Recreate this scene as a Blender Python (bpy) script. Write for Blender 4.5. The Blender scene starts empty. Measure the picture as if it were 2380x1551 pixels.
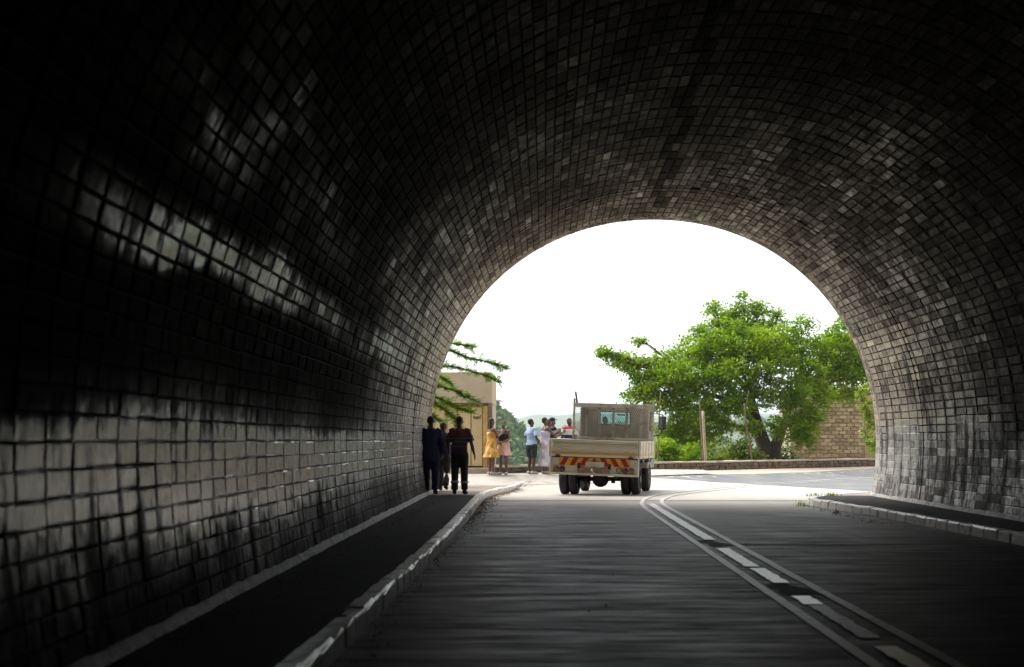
import bpy, bmesh, math, random
import numpy as np
from mathutils import Vector, Matrix

R = math.radians
rnd = random.Random(7)
nrs = np.random.RandomState(11)
SC = bpy.context.scene
COL = SC.collection

# ------------------------------------------------------------------ camera
F, VX, VY, CZ = 1550.0, 545.0, 440.0, 1.31       # focal length / vanishing point in pixels of a 1024 px frame
cam_d = bpy.data.cameras.new('camera'); cam = bpy.data.objects.new('camera', cam_d); COL.objects.link(cam)
cam.location = (0, 0, CZ); cam.rotation_euler = (R(90), 0, 0)
cam_d.sensor_width = 36; cam_d.lens = F / 1024 * 36
cam_d.shift_x = -(VX - 512) / 1024; cam_d.shift_y = (VY - 333.5) / 1024
cam_d.clip_start = 0.1; cam_d.clip_end = 20000
cam_d.dof.use_dof = True; cam_d.dof.focus_distance = 38; cam_d.dof.aperture_fstop = 2.4
SC.camera = cam

# ------------------------------------------------------------------ sky and sun
SUN_EL, SUN_AZ = 60.0, 302.0                      # azimuth clockwise from +Y
world = bpy.data.worlds.new('World'); SC.world = world; world.use_nodes = True
wn = world.node_tree; wn.nodes.clear()
w_out = wn.nodes.new('ShaderNodeOutputWorld'); w_bg = wn.nodes.new('ShaderNodeBackground')
w_sky = wn.nodes.new('ShaderNodeTexSky'); w_sky.sky_type = 'NISHITA'; w_sky.sun_disc = False
w_sky.sun_elevation = R(SUN_EL); w_sky.sun_rotation = R(SUN_AZ)
w_sky.air_density = 1.0; w_sky.dust_density = 0.6; w_sky.ozone_density = 1.0
w_hs = wn.nodes.new('ShaderNodeHueSaturation'); w_hs.inputs['Saturation'].default_value = 0.12
wn.links.new(w_sky.outputs[0], w_hs.inputs['Color']); wn.links.new(w_hs.outputs[0], w_bg.inputs['Color'])
w_bg.inputs['Strength'].default_value = 0.058
wn.links.new(w_bg.outputs[0], w_out.inputs['Surface'])
sun_d = bpy.data.lights.new('sun', 'SUN'); sun_d.energy = 1.5; sun_d.angle = R(60); sun_d.color = (1.0, 0.96, 0.9)
sun = bpy.data.objects.new('sun', sun_d); COL.objects.link(sun)
_sd = Vector((math.sin(R(SUN_AZ)) * math.cos(R(SUN_EL)), math.cos(R(SUN_AZ)) * math.cos(R(SUN_EL)), math.sin(R(SUN_EL))))
sun.rotation_euler = _sd.to_track_quat('Z', 'Y').to_euler(); sun.location = (0, 0, 60)
SC.view_settings.view_transform = 'Standard'; SC.view_settings.look = 'None'
SC.view_settings.exposure = 2.42; SC.view_settings.gamma = 1.0; SC.view_settings.use_curve_mapping = False
SC.render.engine = 'CYCLES'
SC.cycles.use_denoising = True
SC.cycles.max_bounces = 10; SC.cycles.diffuse_bounces = 6; SC.cycles.glossy_bounces = 4
SC.cycles.transmission_bounces = 6; SC.cycles.transparent_max_bounces = 8; SC.cycles.volume_bounces = 1
SC.cycles.sample_clamp_indirect = 6.0; SC.cycles.caustics_reflective = False; SC.cycles.caustics_refractive = False

# ------------------------------------------------------------------ helpers
def P(px, py, Y):
    """point seen at pixel (px, py) of the photograph at depth Y"""
    return Vector(((px - VX) * Y / F, Y, CZ + (VY - py) * Y / F))

def link(o, parent=None):
    COL.objects.link(o)
    if parent is not None: o.parent = parent
    return o

def tag(o, label=None, cat=None, group=None, kind=None):
    if label: o['label'] = label
    if cat: o['category'] = cat
    if group: o['group'] = group
    if kind: o['kind'] = kind
    return o

def empty(name, loc=(0, 0, 0), rz=0.0, label=None, cat=None, group=None, kind=None):
    o = bpy.data.objects.new(name, None); COL.objects.link(o)
    o.location = loc; o.rotation_euler = (0, 0, rz); o.empty_display_size = 0.2
    return tag(o, label, cat, group, kind)

def mesh_obj(name, verts, faces, mat=None, parent=None, smooth=False, tone=None):
    me = bpy.data.meshes.new(name)
    if isinstance(verts, np.ndarray): verts = verts.tolist()
    if isinstance(faces, np.ndarray): faces = faces.tolist()
    me.from_pydata(verts, [], faces); me.update()
    if smooth: me.polygons.foreach_set('use_smooth', [True] * len(me.polygons))
    if tone is not None:
        a = me.color_attributes.new('tone', 'FLOAT_COLOR', 'POINT')
        a.data.foreach_set('color', np.asarray(tone, dtype=np.float32).ravel())
    if mat is not None:
        for m in (mat if isinstance(mat, (list, tuple)) else [mat]): me.materials.append(m)
    o = bpy.data.objects.new(name, me)
    return link(o, parent)

def quads_mesh(name, V, mat, parent=None, nper=4):
    """V: (n*nper, 3) vertices, one face for each nper of them (fast)"""
    n = len(V) // nper
    me = bpy.data.meshes.new(name)
    me.vertices.add(len(V)); me.vertices.foreach_set('co', np.asarray(V, dtype=np.float32).ravel())
    me.loops.add(len(V)); me.loops.foreach_set('vertex_index', np.arange(len(V), dtype=np.int32))
    me.polygons.add(n); me.polygons.foreach_set('loop_start', np.arange(0, len(V), nper, dtype=np.int32))
    me.update(calc_edges=True); me.validate()
    me.materials.append(mat)
    return link(bpy.data.objects.new(name, me), parent)

class MB:
    def __init__(s): s.v = []; s.f = []
    def add(s, verts, faces, M=None):
        b = len(s.v)
        s.v += [tuple(M @ Vector(p)) if M is not None else tuple(p) for p in verts]
        s.f += [tuple(i + b for i in f) for f in faces]
        return s
    def box(s, c, size, M=None, bev=0.0, rot=None):
        hx, hy, hz = size[0] / 2, size[1] / 2, size[2] / 2
        T = Matrix.Translation(Vector(c))
        if rot is not None: T = T @ rot.to_4x4()
        if M is not None: T = M @ T
        if bev <= 0:
            vs = [(x, y, z) for x in (-hx, hx) for y in (-hy, hy) for z in (-hz, hz)]
            fs = [(0, 1, 3, 2), (4, 6, 7, 5), (0, 4, 5, 1), (2, 3, 7, 6), (0, 2, 6, 4), (1, 5, 7, 3)]
            return s.add(vs, fs, T)
        bm = bmesh.new(); bmesh.ops.create_cube(bm, size=1.0)
        for v in bm.verts: v.co = Vector((v.co.x * size[0], v.co.y * size[1], v.co.z * size[2]))
        bmesh.ops.bevel(bm, geom=list(bm.edges), offset=bev, segments=2, affect='EDGES', profile=0.6)
        bm.verts.index_update()
        vs = [v.co.copy() for v in bm.verts]; fs = [[v.index for v in f.verts] for f in bm.faces]; bm.free()
        return s.add(vs, fs, T)
    def tube(s, pts, rad, n=8, M=None, caps=True):
        pts = [Vector(p) for p in pts]
        if not hasattr(rad, '__len__'): rad = [rad] * len(pts)
        vs = []; up = Vector((0, 0, 1))
        for i, p in enumerate(pts):
            d = (pts[min(i + 1, len(pts) - 1)] - pts[max(i - 1, 0)])
            d = d.normalized() if d.length > 1e-9 else Vector((0, 0, 1))
            ref = up if abs(d.dot(up)) < 0.93 else Vector((0, 1, 0))
            a = d.cross(ref).normalized(); b = a.cross(d).normalized()
            for k in range(n):
                t = 2 * math.pi * k / n
                vs.append(p + (a * math.cos(t) + b * math.sin(t)) * rad[i])
        fs = []
        for i in range(len(pts) - 1):
            for k in range(n):
                k2 = (k + 1) % n
                fs.append((i * n + k, (i + 1) * n + k, (i + 1) * n + k2, i * n + k2))
        if caps:
            fs.append(tuple(range(n))); fs.append(tuple(reversed(range((len(pts) - 1) * n, len(pts) * n))))
        return s.add(vs, fs, M)
    def loft(s, rings, n=20, M=None, sq=2.0):
        """rings: (cx, cy, cz, rx, ry) level ellipses, closed at both ends"""
        vs = []
        for (cx, cy, cz, rx, ry) in rings:
            for k in range(n):
                t = 2 * math.pi * k / n; c, q = math.cos(t), math.sin(t)
                vs.append((cx + rx * math.copysign(abs(c) ** (2 / sq), c), cy + ry * math.copysign(abs(q) ** (2 / sq), q), cz))
        fs = []
        for i in range(len(rings) - 1):
            for k in range(n):
                k2 = (k + 1) % n
                fs.append((i * n + k, i * n + k2, (i + 1) * n + k2, (i + 1) * n + k))
        fs.append(tuple(reversed(range(n)))); fs.append(tuple(range((len(rings) - 1) * n, len(rings) * n)))
        return s.add(vs, fs, M)
    def ball(s, c, r, M=None, nu=14, nv=9, rot=None):
        if not hasattr(r, '__len__'): r = (r, r, r)
        T = Matrix.Translation(Vector(c))
        if rot is not None: T = T @ rot.to_4x4()
        if M is not None: T = M @ T
        vs = [(0, 0, -r[2])]
        for i in range(1, nv):
            ph = -math.pi / 2 + math.pi * i / nv
            for k in range(nu):
                t = 2 * math.pi * k / nu
                vs.append((r[0] * math.cos(ph) * math.cos(t), r[1] * math.cos(ph) * math.sin(t), r[2] * math.sin(ph)))
        vs.append((0, 0, r[2])); fs = []
        for k in range(nu):
            fs.append((0, 1 + (k + 1) % nu, 1 + k))
            fs.append((len(vs) - 1, 1 + (nv - 2) * nu + k, 1 + (nv - 2) * nu + (k + 1) % nu))
        for i in range(nv - 2):
            for k in range(nu):
                k2 = (k + 1) % nu
                fs.append((1 + i * nu + k, 1 + i * nu + k2, 1 + (i + 1) * nu + k2, 1 + (i + 1) * nu + k))
        return s.add(vs, fs, T)
    def disc(s, c, r, depth, axis='Y', n=20, M=None):
        A = {'X': Matrix.Rotation(R(90), 4, 'Y'), 'Y': Matrix.Rotation(R(90), 4, 'X'), 'Z': Matrix.Identity(4)}[axis]
        T = Matrix.Translation(Vector(c)) @ A
        if M is not None: T = M @ T
        vs = [(r * math.cos(2 * math.pi * k / n), r * math.sin(2 * math.pi * k / n), z) for z in (-depth / 2, depth / 2) for k in range(n)]
        fs = [(k, (k + 1) % n, n + (k + 1) % n, n + k) for k in range(n)]
        fs += [tuple(reversed(range(n))), tuple(range(n, 2 * n))]
        return s.add(vs, fs, T)
    def build(s, name, mat, parent=None, smooth=False):
        return mesh_obj(name, s.v, s.f, mat, parent, smooth)

# ------------------------------------------------------------------ materials
def new_mat(name):
    m = bpy.data.materials.new(name); m.use_nodes = True
    nt = m.node_tree; b = nt.nodes['Principled BSDF']
    return m, nt, b

def nd(nt, typ, **kw):
    n = nt.nodes.new(typ)
    for k, v in kw.items():
        if hasattr(n, k): setattr(n, k, v)
        else: n.inputs[k].default_value = v
    return n

def coords(nt, space='Object', scale=(1, 1, 1)):
    if space == 'World':
        src = nt.nodes.new('ShaderNodeNewGeometry').outputs['Position']
    else:
        src = nt.nodes.new('ShaderNodeTexCoord').outputs['Object']
    mp = nt.nodes.new('ShaderNodeMapping'); mp.inputs['Scale'].default_value = scale
    nt.links.new(src, mp.inputs['Vector'])
    return mp.outputs[0]

def noise(nt, vec, scale, detail=4.0, rough=0.6, dist=0.0):
    n = nt.nodes.new('ShaderNodeTexNoise')
    n.inputs['Scale'].default_value = scale; n.inputs['Detail'].default_value = detail
    n.inputs['Roughness'].default_value = rough; n.inputs['Distortion'].default_value = dist
    nt.links.new(vec, n.inputs['Vector'])
    return n.outputs['Fac']

def ramp(nt, fac, stops):
    r = nt.nodes.new('ShaderNodeValToRGB'); e = r.color_ramp.elements
    while len(e) < len(stops): e.new(0.5)
    for i, (p, c) in enumerate(stops):
        e[i].position = p
        e[i].color = (c, c, c, 1) if not hasattr(c, '__len__') else (*c, 1)
    nt.links.new(fac, r.inputs['Fac'])
    return r.outputs['Color']

def mixc(nt, fac, a, b, mode='MIX'):
    m = nt.nodes.new('ShaderNodeMix'); m.data_type = 'RGBA'; m.blend_type = mode
    for k, v in ((0, fac), (6, a), (7, b)):
        if hasattr(v, 'is_linked') or isinstance(v, bpy.types.NodeSocket): nt.links.new(v, m.inputs[k])
        elif k == 0: m.inputs[0].default_value = v
        else: m.inputs[k].default_value = (*v, 1)
    return m.outputs[2]

def bump(nt, b, h, strength=0.3, dist=0.01):
    n = nt.nodes.new('ShaderNodeBump'); n.inputs['Strength'].default_value = strength; n.inputs['Distance'].default_value = dist
    nt.links.new(h, n.inputs['Height']); nt.links.new(n.outputs[0], b.inputs['Normal'])

def mat_noise(name, c1, c2, scale=6.0, rough=0.75, bmp=0.2, bdist=0.006, bscale=40.0, space='Object', metal=0.0, spec=0.5,
              stain=None, stain_scale=2.0, stain_at=(0.52, 0.7), stretch=(1, 1, 1)):
    m, nt, b = new_mat(name)
    v = coords(nt, space, stretch)
    c = mixc(nt, ramp(nt, noise(nt, v, scale), [(0.3, 0.0), (0.7, 1.0)]), c1, c2)
    if stain is not None:
        c = mixc(nt, ramp(nt, noise(nt, v, stain_scale, 6, 0.7, 0.4), [(stain_at[0], 0.0), (stain_at[1], 1.0)]), c, stain)
    nt.links.new(c, b.inputs['Base Color'])
    b.inputs['Roughness'].default_value = rough; b.inputs['Metallic'].default_value = metal
    b.inputs['Specular IOR Level'].default_value = spec
    if bmp > 0: bump(nt, b, noise(nt, v, bscale, 5), bmp, bdist)
    return m

def mat_leaf(name, c1, c2, scale=3.0, trans=0.35):
    m, nt, b = new_mat(name)
    v = coords(nt, 'World')
    c = mixc(nt, ramp(nt, noise(nt, v, scale, 3), [(0.35, 0.0), (0.65, 1.0)]), c1, c2)
    nt.links.new(c, b.inputs['Base Color']); b.inputs['Roughness'].default_value = 0.55
    b.inputs['Specular IOR Level'].default_value = 0.3
    tr = nt.nodes.new('ShaderNodeBsdfTranslucent')
    br = mixc(nt, 1.0, c, (1.3, 1.35, 0.5), 'MULTIPLY'); nt.links.new(br, tr.inputs['Color'])
    mx = nt.nodes.new('ShaderNodeMixShader'); mx.inputs[0].default_value = trans
    nt.links.new(b.outputs[0], mx.inputs[1]); nt.links.new(tr.outputs[0], mx.inputs[2])
    nt.links.new(mx.outputs[0], nt.nodes['Material Output'].inputs['Surface'])
    return m

def mat_vault():
    m, nt, b = new_mat('vault_masonry')
    at = nt.nodes.new('ShaderNodeAttribute'); at.attribute_name = 'tone'
    v = coords(nt, 'World')
    vs = coords(nt, 'World', (9, 3.5, 1.6))
    g = noise(nt, v, 9, 5, 0.65); st = noise(nt, vs, 1.0, 5, 0.65, 0.3); fine = noise(nt, v, 55, 4, 0.7)
    c = mixc(nt, 1.0, at.outputs['Color'], ramp(nt, g, [(0.28, 0.32), (0.52, 0.95), (0.75, 1.3)]), 'MULTIPLY')
    run = noise(nt, coords(nt, 'World', (2.2, 2.2, 0.45)), 1.6, 6, 0.6, 0.5)
    c = mixc(nt, ramp(nt, st, [(0.52, 0.0), (0.76, 0.65)]), c, (0.022, 0.02, 0.018))
    c = mixc(nt, ramp(nt, run, [(0.46, 0.0), (0.66, 0.75)]), c, (0.03, 0.027, 0.024))
    nt.links.new(c, b.inputs['Base Color'])
    # soot is matt, the old gloss paint under it still shines at a low angle
    nt.links.new(ramp(nt, c, [(0.03, 0.95), (0.15, 0.72), (0.3, 0.38), (0.5, 0.2)]), b.inputs['Roughness'])
    nt.links.new(ramp(nt, c, [(0.03, 0.04), (0.15, 0.14), (0.3, 0.5), (0.5, 1.0)]), b.inputs['Specular IOR Level'])
    h = mixc(nt, 0.5, g, fine)
    bump(nt, b, h, 0.35, 0.012)
    bn = [n for n in nt.nodes if n.type == 'BUMP'][0]
    nt.links.new(ramp(nt, at.outputs['Color'], [(0.1, 0.4), (0.4, 0.14), (0.7, 0.04)]), bn.inputs['Strength'])
    return m

M = {}
M['vault'] = mat_vault()
M['mortar'] = mat_noise('sooty_mortar', (0.022, 0.021, 0.02), (0.045, 0.042, 0.04), 5, 0.9, 0.4, 0.01, 30, 'World')
M['toe'] = mat_noise('toe_concrete', (0.50, 0.48, 0.44), (0.22, 0.21, 0.2), 7, 0.65, 0.5, 0.02, 25, 'World', stain=(0.05, 0.05, 0.05), stain_scale=4)
M['headwall'] = mat_noise('headwall_stone', (0.35, 0.31, 0.26), (0.24, 0.21, 0.18), 2, 0.9, 0.4, 0.02, 12, 'World')

def mat_road():
    m, nt, b = new_mat('tunnel_asphalt')
    v = coords(nt, 'World')
    lanes = noise(nt, coords(nt, 'World', (0.5, 2.2, 1)), 1.5, 7, 0.72)          # ripples across the lane
    wear = noise(nt, coords(nt, 'World', (1.1, 0.12, 1)), 1.3, 3)
    fin = noise(nt, coords(nt, 'World', (0.45, 4.5, 1)), 2.4, 6, 0.7)
    agg = noise(nt, v, 120, 2)
    c = mixc(nt, ramp(nt, lanes, [(0.42, 0.0), (0.62, 1.0)]), (0.007, 0.007, 0.008), (0.02, 0.02, 0.021))
    c = mixc(nt, ramp(nt, agg, [(0.6, 0.0), (0.72, 0.5)]), c, (0.07, 0.068, 0.065))
    c = mixc(nt, ramp(nt, wear, [(0.45, 0.0), (0.68, 0.6)]), c, (0.045, 0.044, 0.043))
    c = mixc(nt, 1.0, c, ramp(nt, fin, [(0.38, 0.45), (0.5, 0.9), (0.66, 1.45)]), 'MULTIPLY')
    # dust outside; inside the mouth its colour also paints in daylight sheen and falloff
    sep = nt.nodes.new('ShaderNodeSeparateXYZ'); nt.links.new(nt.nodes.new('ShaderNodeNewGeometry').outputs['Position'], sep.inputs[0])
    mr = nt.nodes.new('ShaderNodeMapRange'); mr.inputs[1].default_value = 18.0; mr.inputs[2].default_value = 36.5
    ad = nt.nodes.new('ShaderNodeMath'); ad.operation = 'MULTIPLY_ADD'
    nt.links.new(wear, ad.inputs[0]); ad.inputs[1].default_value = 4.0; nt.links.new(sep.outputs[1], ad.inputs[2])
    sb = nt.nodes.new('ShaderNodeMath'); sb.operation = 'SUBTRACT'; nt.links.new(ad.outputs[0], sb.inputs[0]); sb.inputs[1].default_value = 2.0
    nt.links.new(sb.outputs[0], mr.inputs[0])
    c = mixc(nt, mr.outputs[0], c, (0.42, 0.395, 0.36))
    nt.links.new(c, b.inputs['Base Color'])
    nt.links.new(ramp(nt, lanes, [(0.36, 0.7), (0.5, 0.54), (0.64, 0.42)]), b.inputs['Roughness'])
    b.inputs['Specular IOR Level'].default_value = 0.07
    bump(nt, b, mixc(nt, 0.8, lanes, agg), 0.25, 0.006)
    return m
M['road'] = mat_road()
M['asphalt'] = mat_noise('grey_asphalt', (0.10, 0.105, 0.115), (0.15, 0.155, 0.165), 1.5, 0.7, 0.3, 0.01, 80, 'World', stain=(0.26, 0.24, 0.21), stain_scale=0.7, stain_at=(0.5, 0.75))
M['walk'] = mat_noise('walkway_asphalt', (0.02, 0.02, 0.021), (0.045, 0.043, 0.041), 3, 0.85, 0.5, 0.012, 60, 'World', stain=(0.11, 0.10, 0.088), stain_scale=1.4, stain_at=(0.55, 0.8), spec=0.2)
M['walk_dusty'] = mat_noise('dusty_walkway', (0.16, 0.14, 0.12), (0.30, 0.26, 0.21), 2.5, 0.85, 0.4, 0.01, 50, 'World')
M['sand'] = mat_noise('sandy_ground', (0.42, 0.34, 0.25), (0.33, 0.26, 0.19), 1.2, 0.95, 0.5, 0.03, 9, 'World', stain=(0.24, 0.18, 0.12), stain_scale=0.8, stain_at=(0.56, 0.72))
M['pave'] = mat_noise('pavement_concrete', (0.42, 0.39, 0.35), (0.34, 0.31, 0.28), 2.5, 0.85, 0.3, 0.008, 40, 'World', stain=(0.22, 0.19, 0.16))
M['kerb'] = mat_noise('kerb_paint', (0.86, 0.84, 0.80), (0.66, 0.64, 0.61), 9, 0.3, 0.15, 0.008, 30, 'World', stain=(0.14, 0.135, 0.13), stain_scale=5, stain_at=(0.58, 0.7))
M['line'] = mat_noise('worn_line_paint', (0.62, 0.62, 0.61), (0.42, 0.42, 0.42), 14, 0.45, 0.2, 0.004, 60, 'World', stain=(0.05, 0.05, 0.05), stain_scale=6, stain_at=(0.54, 0.72))
M['dash'] = mat_noise('thick_white_paint', (0.92, 0.92, 0.9), (0.85, 0.85, 0.83), 8, 0.28, 0.15, 0.006, 40, 'World', stain=(0.12, 0.12, 0.12), stain_scale=5, stain_at=(0.62, 0.7))
M['tar'] = mat_noise('tar_patch', (0.008, 0.008, 0.009), (0.016, 0.016, 0.016), 4, 0.85, 0.5, 0.02, 25, 'World')
M['gravel'] = mat_noise('gutter_grit', (0.30, 0.23, 0.16), (0.16, 0.12, 0.085), 12, 0.95, 0, space='World')
M['bark'] = mat_noise('bark', (0.045, 0.034, 0.026), (0.09, 0.07, 0.055), 9, 0.9, 0.6, 0.03, 14, 'World', stretch=(1, 1, 0.3))
M['leaf_main'] = mat_leaf('tree_leaf', (0.085, 0.185, 0.006), (0.23, 0.33, 0.010), 1.3, 0.58)
M['leaf_back'] = mat_leaf('rear_tree_leaf', (0.08, 0.17, 0.008), (0.20, 0.29, 0.012), 0.9, 0.58)
M['leaf_acacia'] = mat_leaf('acacia_leaf', (0.075, 0.17, 0.008), (0.17, 0.27, 0.012), 1.4, 0.55)
M['leaf_yellow'] = mat_leaf('yellow_bush_leaf', (0.11, 0.19, 0.02), (0.20, 0.27, 0.03), 1.2, 0.4)
M['leaf_dark'] = mat_leaf('dark_bush_leaf', (0.04, 0.10, 0.02), (0.07, 0.15, 0.03), 1.2, 0.35)
M['leaf_vine'] = mat_leaf('vine_leaf', (0.12, 0.20, 0.02), (0.24, 0.30, 0.04), 2.0, 0.45)
M['leaf_far'] = mat_leaf('far_wood_leaf', (0.04, 0.095, 0.025), (0.085, 0.15, 0.035), 0.06, 0.3)
M['hillside'] = mat_noise('hillside_earth', (0.05, 0.085, 0.02), (0.12, 0.10, 0.055), 0.02, 0.95, 0, space='World', stain=(0.035, 0.075, 0.015), stain_scale=0.05, stain_at=(0.4, 0.55))
M['stone'] = mat_noise('parapet_stone', (0.12, 0.08, 0.055), (0.21, 0.15, 0.10), 4, 0.9, 0.6, 0.02, 18, 'World', stain=(0.06, 0.045, 0.035), stain_scale=3)
M['stone_b'] = mat_noise('parapet_stone_dark', (0.10, 0.075, 0.06), (0.15, 0.12, 0.1), 4, 0.9, 0.6, 0.02, 18, 'World')
M['coping'] = mat_noise('coping_concrete', (0.52, 0.45, 0.36), (0.42, 0.36, 0.28), 4, 0.85, 0.4, 0.01, 25, 'World', stain=(0.25, 0.2, 0.15), stain_scale=2)
M['brickm'] = mat_noise('brick_mortar', (0.28, 0.22, 0.155), (0.35, 0.28, 0.2), 6, 0.95, 0.4, 0.01, 30, 'World')
for i, c in enumerate([(0.52, 0.41, 0.27), (0.46, 0.35, 0.23), (0.58, 0.47, 0.32), (0.38, 0.29, 0.20)]):
    M['brick%d' % i] = mat_noise('sun_dried_brick_%d' % i, c, tuple(x * 0.75 for x in c), 9, 0.95, 0.5, 0.01, 30, 'World')
M['render_tan'] = mat_noise('tan_render', (0.46, 0.35, 0.22), (0.40, 0.30, 0.19), 2, 0.9, 0.25, 0.006, 30, 'World')
M['store'] = mat_noise('store_render', (0.56, 0.47, 0.34), (0.48, 0.40, 0.29), 2.2, 0.9, 0.5, 0.012, 16, 'World', stain=(0.28, 0.23, 0.17), stain_scale=1.6, stain_at=(0.55, 0.75))
M['store_pier'] = mat_noise('store_pier', (0.24, 0.21, 0.17), (0.15, 0.13, 0.11), 5, 0.9, 0.6, 0.02, 14, 'World')
M['door'] = mat_noise('cream_door_paint', (0.62, 0.50, 0.29), (0.56, 0.44, 0.25), 2, 0.55, 0.1, 0.004, 12, 'World', stain=(0.40, 0.24, 0.09), stain_scale=2.2, stain_at=(0.64, 0.78), stretch=(1, 1, 0.5))
M['rust'] = mat_noise('rusty_frame', (0.60, 0.42, 0.14), (0.34, 0.16, 0.05), 3.5, 0.75, 0.3, 0.006, 20, 'World')
M['lintel'] = mat_noise('red_oxide', (0.16, 0.05, 0.035), (0.10, 0.035, 0.028), 4, 0.7, 0.2, 0.004, 20, 'World')
M['ink'] = mat_noise('dark_scribble', (0.05, 0.045, 0.04), (0.08, 0.07, 0.06), 8, 0.8, 0, space='World')
M['pole'] = mat_noise('weathered_pole', (0.17, 0.12, 0.085), (0.10, 0.07, 0.05), 8, 0.9, 0.4, 0.01, 20, 'World', stretch=(1, 1, 0.25))
M['pole_pale'] = mat_noise('pale_post', (0.42, 0.36, 0.27), (0.33, 0.27, 0.2), 6, 0.9, 0.4, 0.01, 20, 'World')
M['roof'] = mat_noise('sheet_roof', (0.6, 0.58, 0.54), (0.5, 0.47, 0.43), 2, 0.6, 0.1, 0.004, 10, 'World')
M['litter'] = mat_noise('pale_litter', (0.75, 0.74, 0.72), (0.6, 0.6, 0.58), 12, 0.6, 0.3, 0.01, 40, 'World')
M['hill'] = mat_noise('hill_scrub', (0.10, 0.13, 0.05), (0.2, 0.16, 0.1), 0.6, 0.95, 0.5, 0.1, 3, 'World')

# ------------------------------------------------------------------ ground shape outside the tunnel
YE = 33.1                                        # tunnel mouth
PAR = [(-30.0, 44.6), (-1.45, 43.35), (3.2, 49.7), (8.3, 55.2), (13.3, 60.7), (45.0, 90.0)]

def smooth(a, b, t):
    t = np.clip((t - a) / (b - a), 0, 1); return t * t * (3 - 2 * t)

def pdist(X, Y):
    """distance to the parapet line, positive on the road side"""
    X = np.asarray(X, float); Y = np.asarray(Y, float)
    best = np.full(X.shape, 1e9); sg = np.ones(X.shape)
    for (ax, ay), (bx, by) in zip(PAR[:-1], PAR[1:]):
        dx, dy = bx - ax, by - ay; L2 = dx * dx + dy * dy
        t = np.clip(((X - ax) * dx + (Y - ay) * dy) / L2, 0, 1)
        qx, qy = ax + t * dx, ay + t * dy
        d = np.hypot(X - qx, Y - qy)
        s = np.where((X - ax) * dy - (Y - ay) * dx > 0, 1.0, -1.0)
        up = d < best
        best = np.where(up, d, best); sg = np.where(up, s, sg)
    return best * sg

def G(X, Y):
    d = pdist(X, Y)
    z = np.interp(d, [-9, -6, 0, 1.2, 2.4, 3.4, 4.4], [0.2, 0.3, 0.30, 0.28, 0.20, 0.05, 0.0])
    # beyond the parapet the land falls to a valley, with wooded hills on the other side
    X = np.asarray(X, float); Y = np.asarray(Y, float)
    out = -d
    fall = np.interp(out, [8, 14, 40, 90, 160, 100000], [0, -1.5, -9, -20, -27, -27])
    def gauss(cx, cy, sx, sy, h): return h * np.exp(-((X - cx) / sx) ** 2 - ((Y - cy) / sy) ** 2)
    hills = gauss(-32, 262, 45, 95, 40) + gauss(-260, 420, 120, 140, 44) + gauss(150, 520, 130, 130, 24)
    hills = hills + gauss(60, 900, 260, 220, 27) + gauss(420, 950, 260, 240, 32) + gauss(-400, 1300, 500, 300, 36)
    ridge = 56 + 5 * np.sin(X / 260.0 + 0.8) + 4 * np.sin(X / 97.0) + 3 * np.sin(X / 41.0 + 1.0)
    hills = hills + ridge * smooth(1150, 1900, np.hypot(X, Y)) * smooth(-200, 400, Y)
    rough = 1.0 * np.sin(X / 17.0 + Y / 29.0) + 1.1 * np.sin(X / 9.0 - Y / 13.0)
    far = smooth(60, 200, out)
    return z + fall + hills * far + rough * far

def Gs(x, y): return float(G(np.array([x]), np.array([y]))[0])

def GP(px, py):
    """where the ray through pixel (px, py) meets the ground outside"""
    lo = 20.0; prev = lo
    for Y in np.arange(lo, 120, 0.05):
        p = P(px, py, Y)
        if p.z <= Gs(p.x, Y): return Vector((p.x, Y, Gs(p.x, Y)))
    return P(px, py, 100)

def axis_lines(a, b, step, ends, grow=1.25):
    l = list(np.arange(a, b + 1e-6, step)); s = step
    while l[-1] < ends[1]: s *= grow; l.append(l[-1] + s)
    s = step
    while l[0] > ends[0]: s *= grow; l.insert(0, l[0] - s)
    return np.array(l)

gx = axis_lines(-14, 26, 0.5, (-6000, 6000)); gy = axis_lines(33.3, 72, 0.5, (33.3, 7000))
XX, YY = np.meshgrid(gx, gy); ZZ = G(XX, YY)
nx, ny = len(gx), len(gy)
V = np.stack([XX, YY, ZZ], -1).reshape(-1, 3)
idx = np.arange(nx * ny).reshape(ny, nx)
FQ = np.stack([idx[:-1, :-1], idx[:-1, 1:], idx[1:, 1:], idx[1:, :-1]], -1).reshape(-1, 4)
me_far = np.array([pdist(V[f, 0].mean(), V[f, 1].mean()) < -12 for f in FQ])
g_ob = mesh_obj('ground', V, FQ, [M['sand'], M['hillside']], smooth=True); tag(g_ob, kind='structure')
g_ob.data.polygons.foreach_set('material_index', me_far.astype(np.int32))

def clip_poly(poly, x0, x1, y0, y1):
    def clip(ps, inside, inter):
        out = []
        for i in range(len(ps)):
            a, b = ps[i - 1], ps[i]
            ia, ib = inside(a), inside(b)
            if ib:
                if not ia: out.append(inter(a, b))
                out.append(b)
            elif ia: out.append(inter(a, b))
        return out
    def ix(x): return lambda a, b: (x, a[1] + (b[1] - a[1]) * (x - a[0]) / (b[0] - a[0]))
    def iy(y): return lambda a, b: (a[0] + (b[0] - a[0]) * (y - a[1]) / (b[1] - a[1]), y)
    for ins, it in ((lambda p: p[0] >= x0, ix(x0)), (lambda p: p[0] <= x1, ix(x1)), (lambda p: p[1] >= y0, iy(y0)), (lambda p: p[1] <= y1, iy(y1))):
        if not poly: return []
        poly = clip(poly, ins, it)
    return poly

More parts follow.
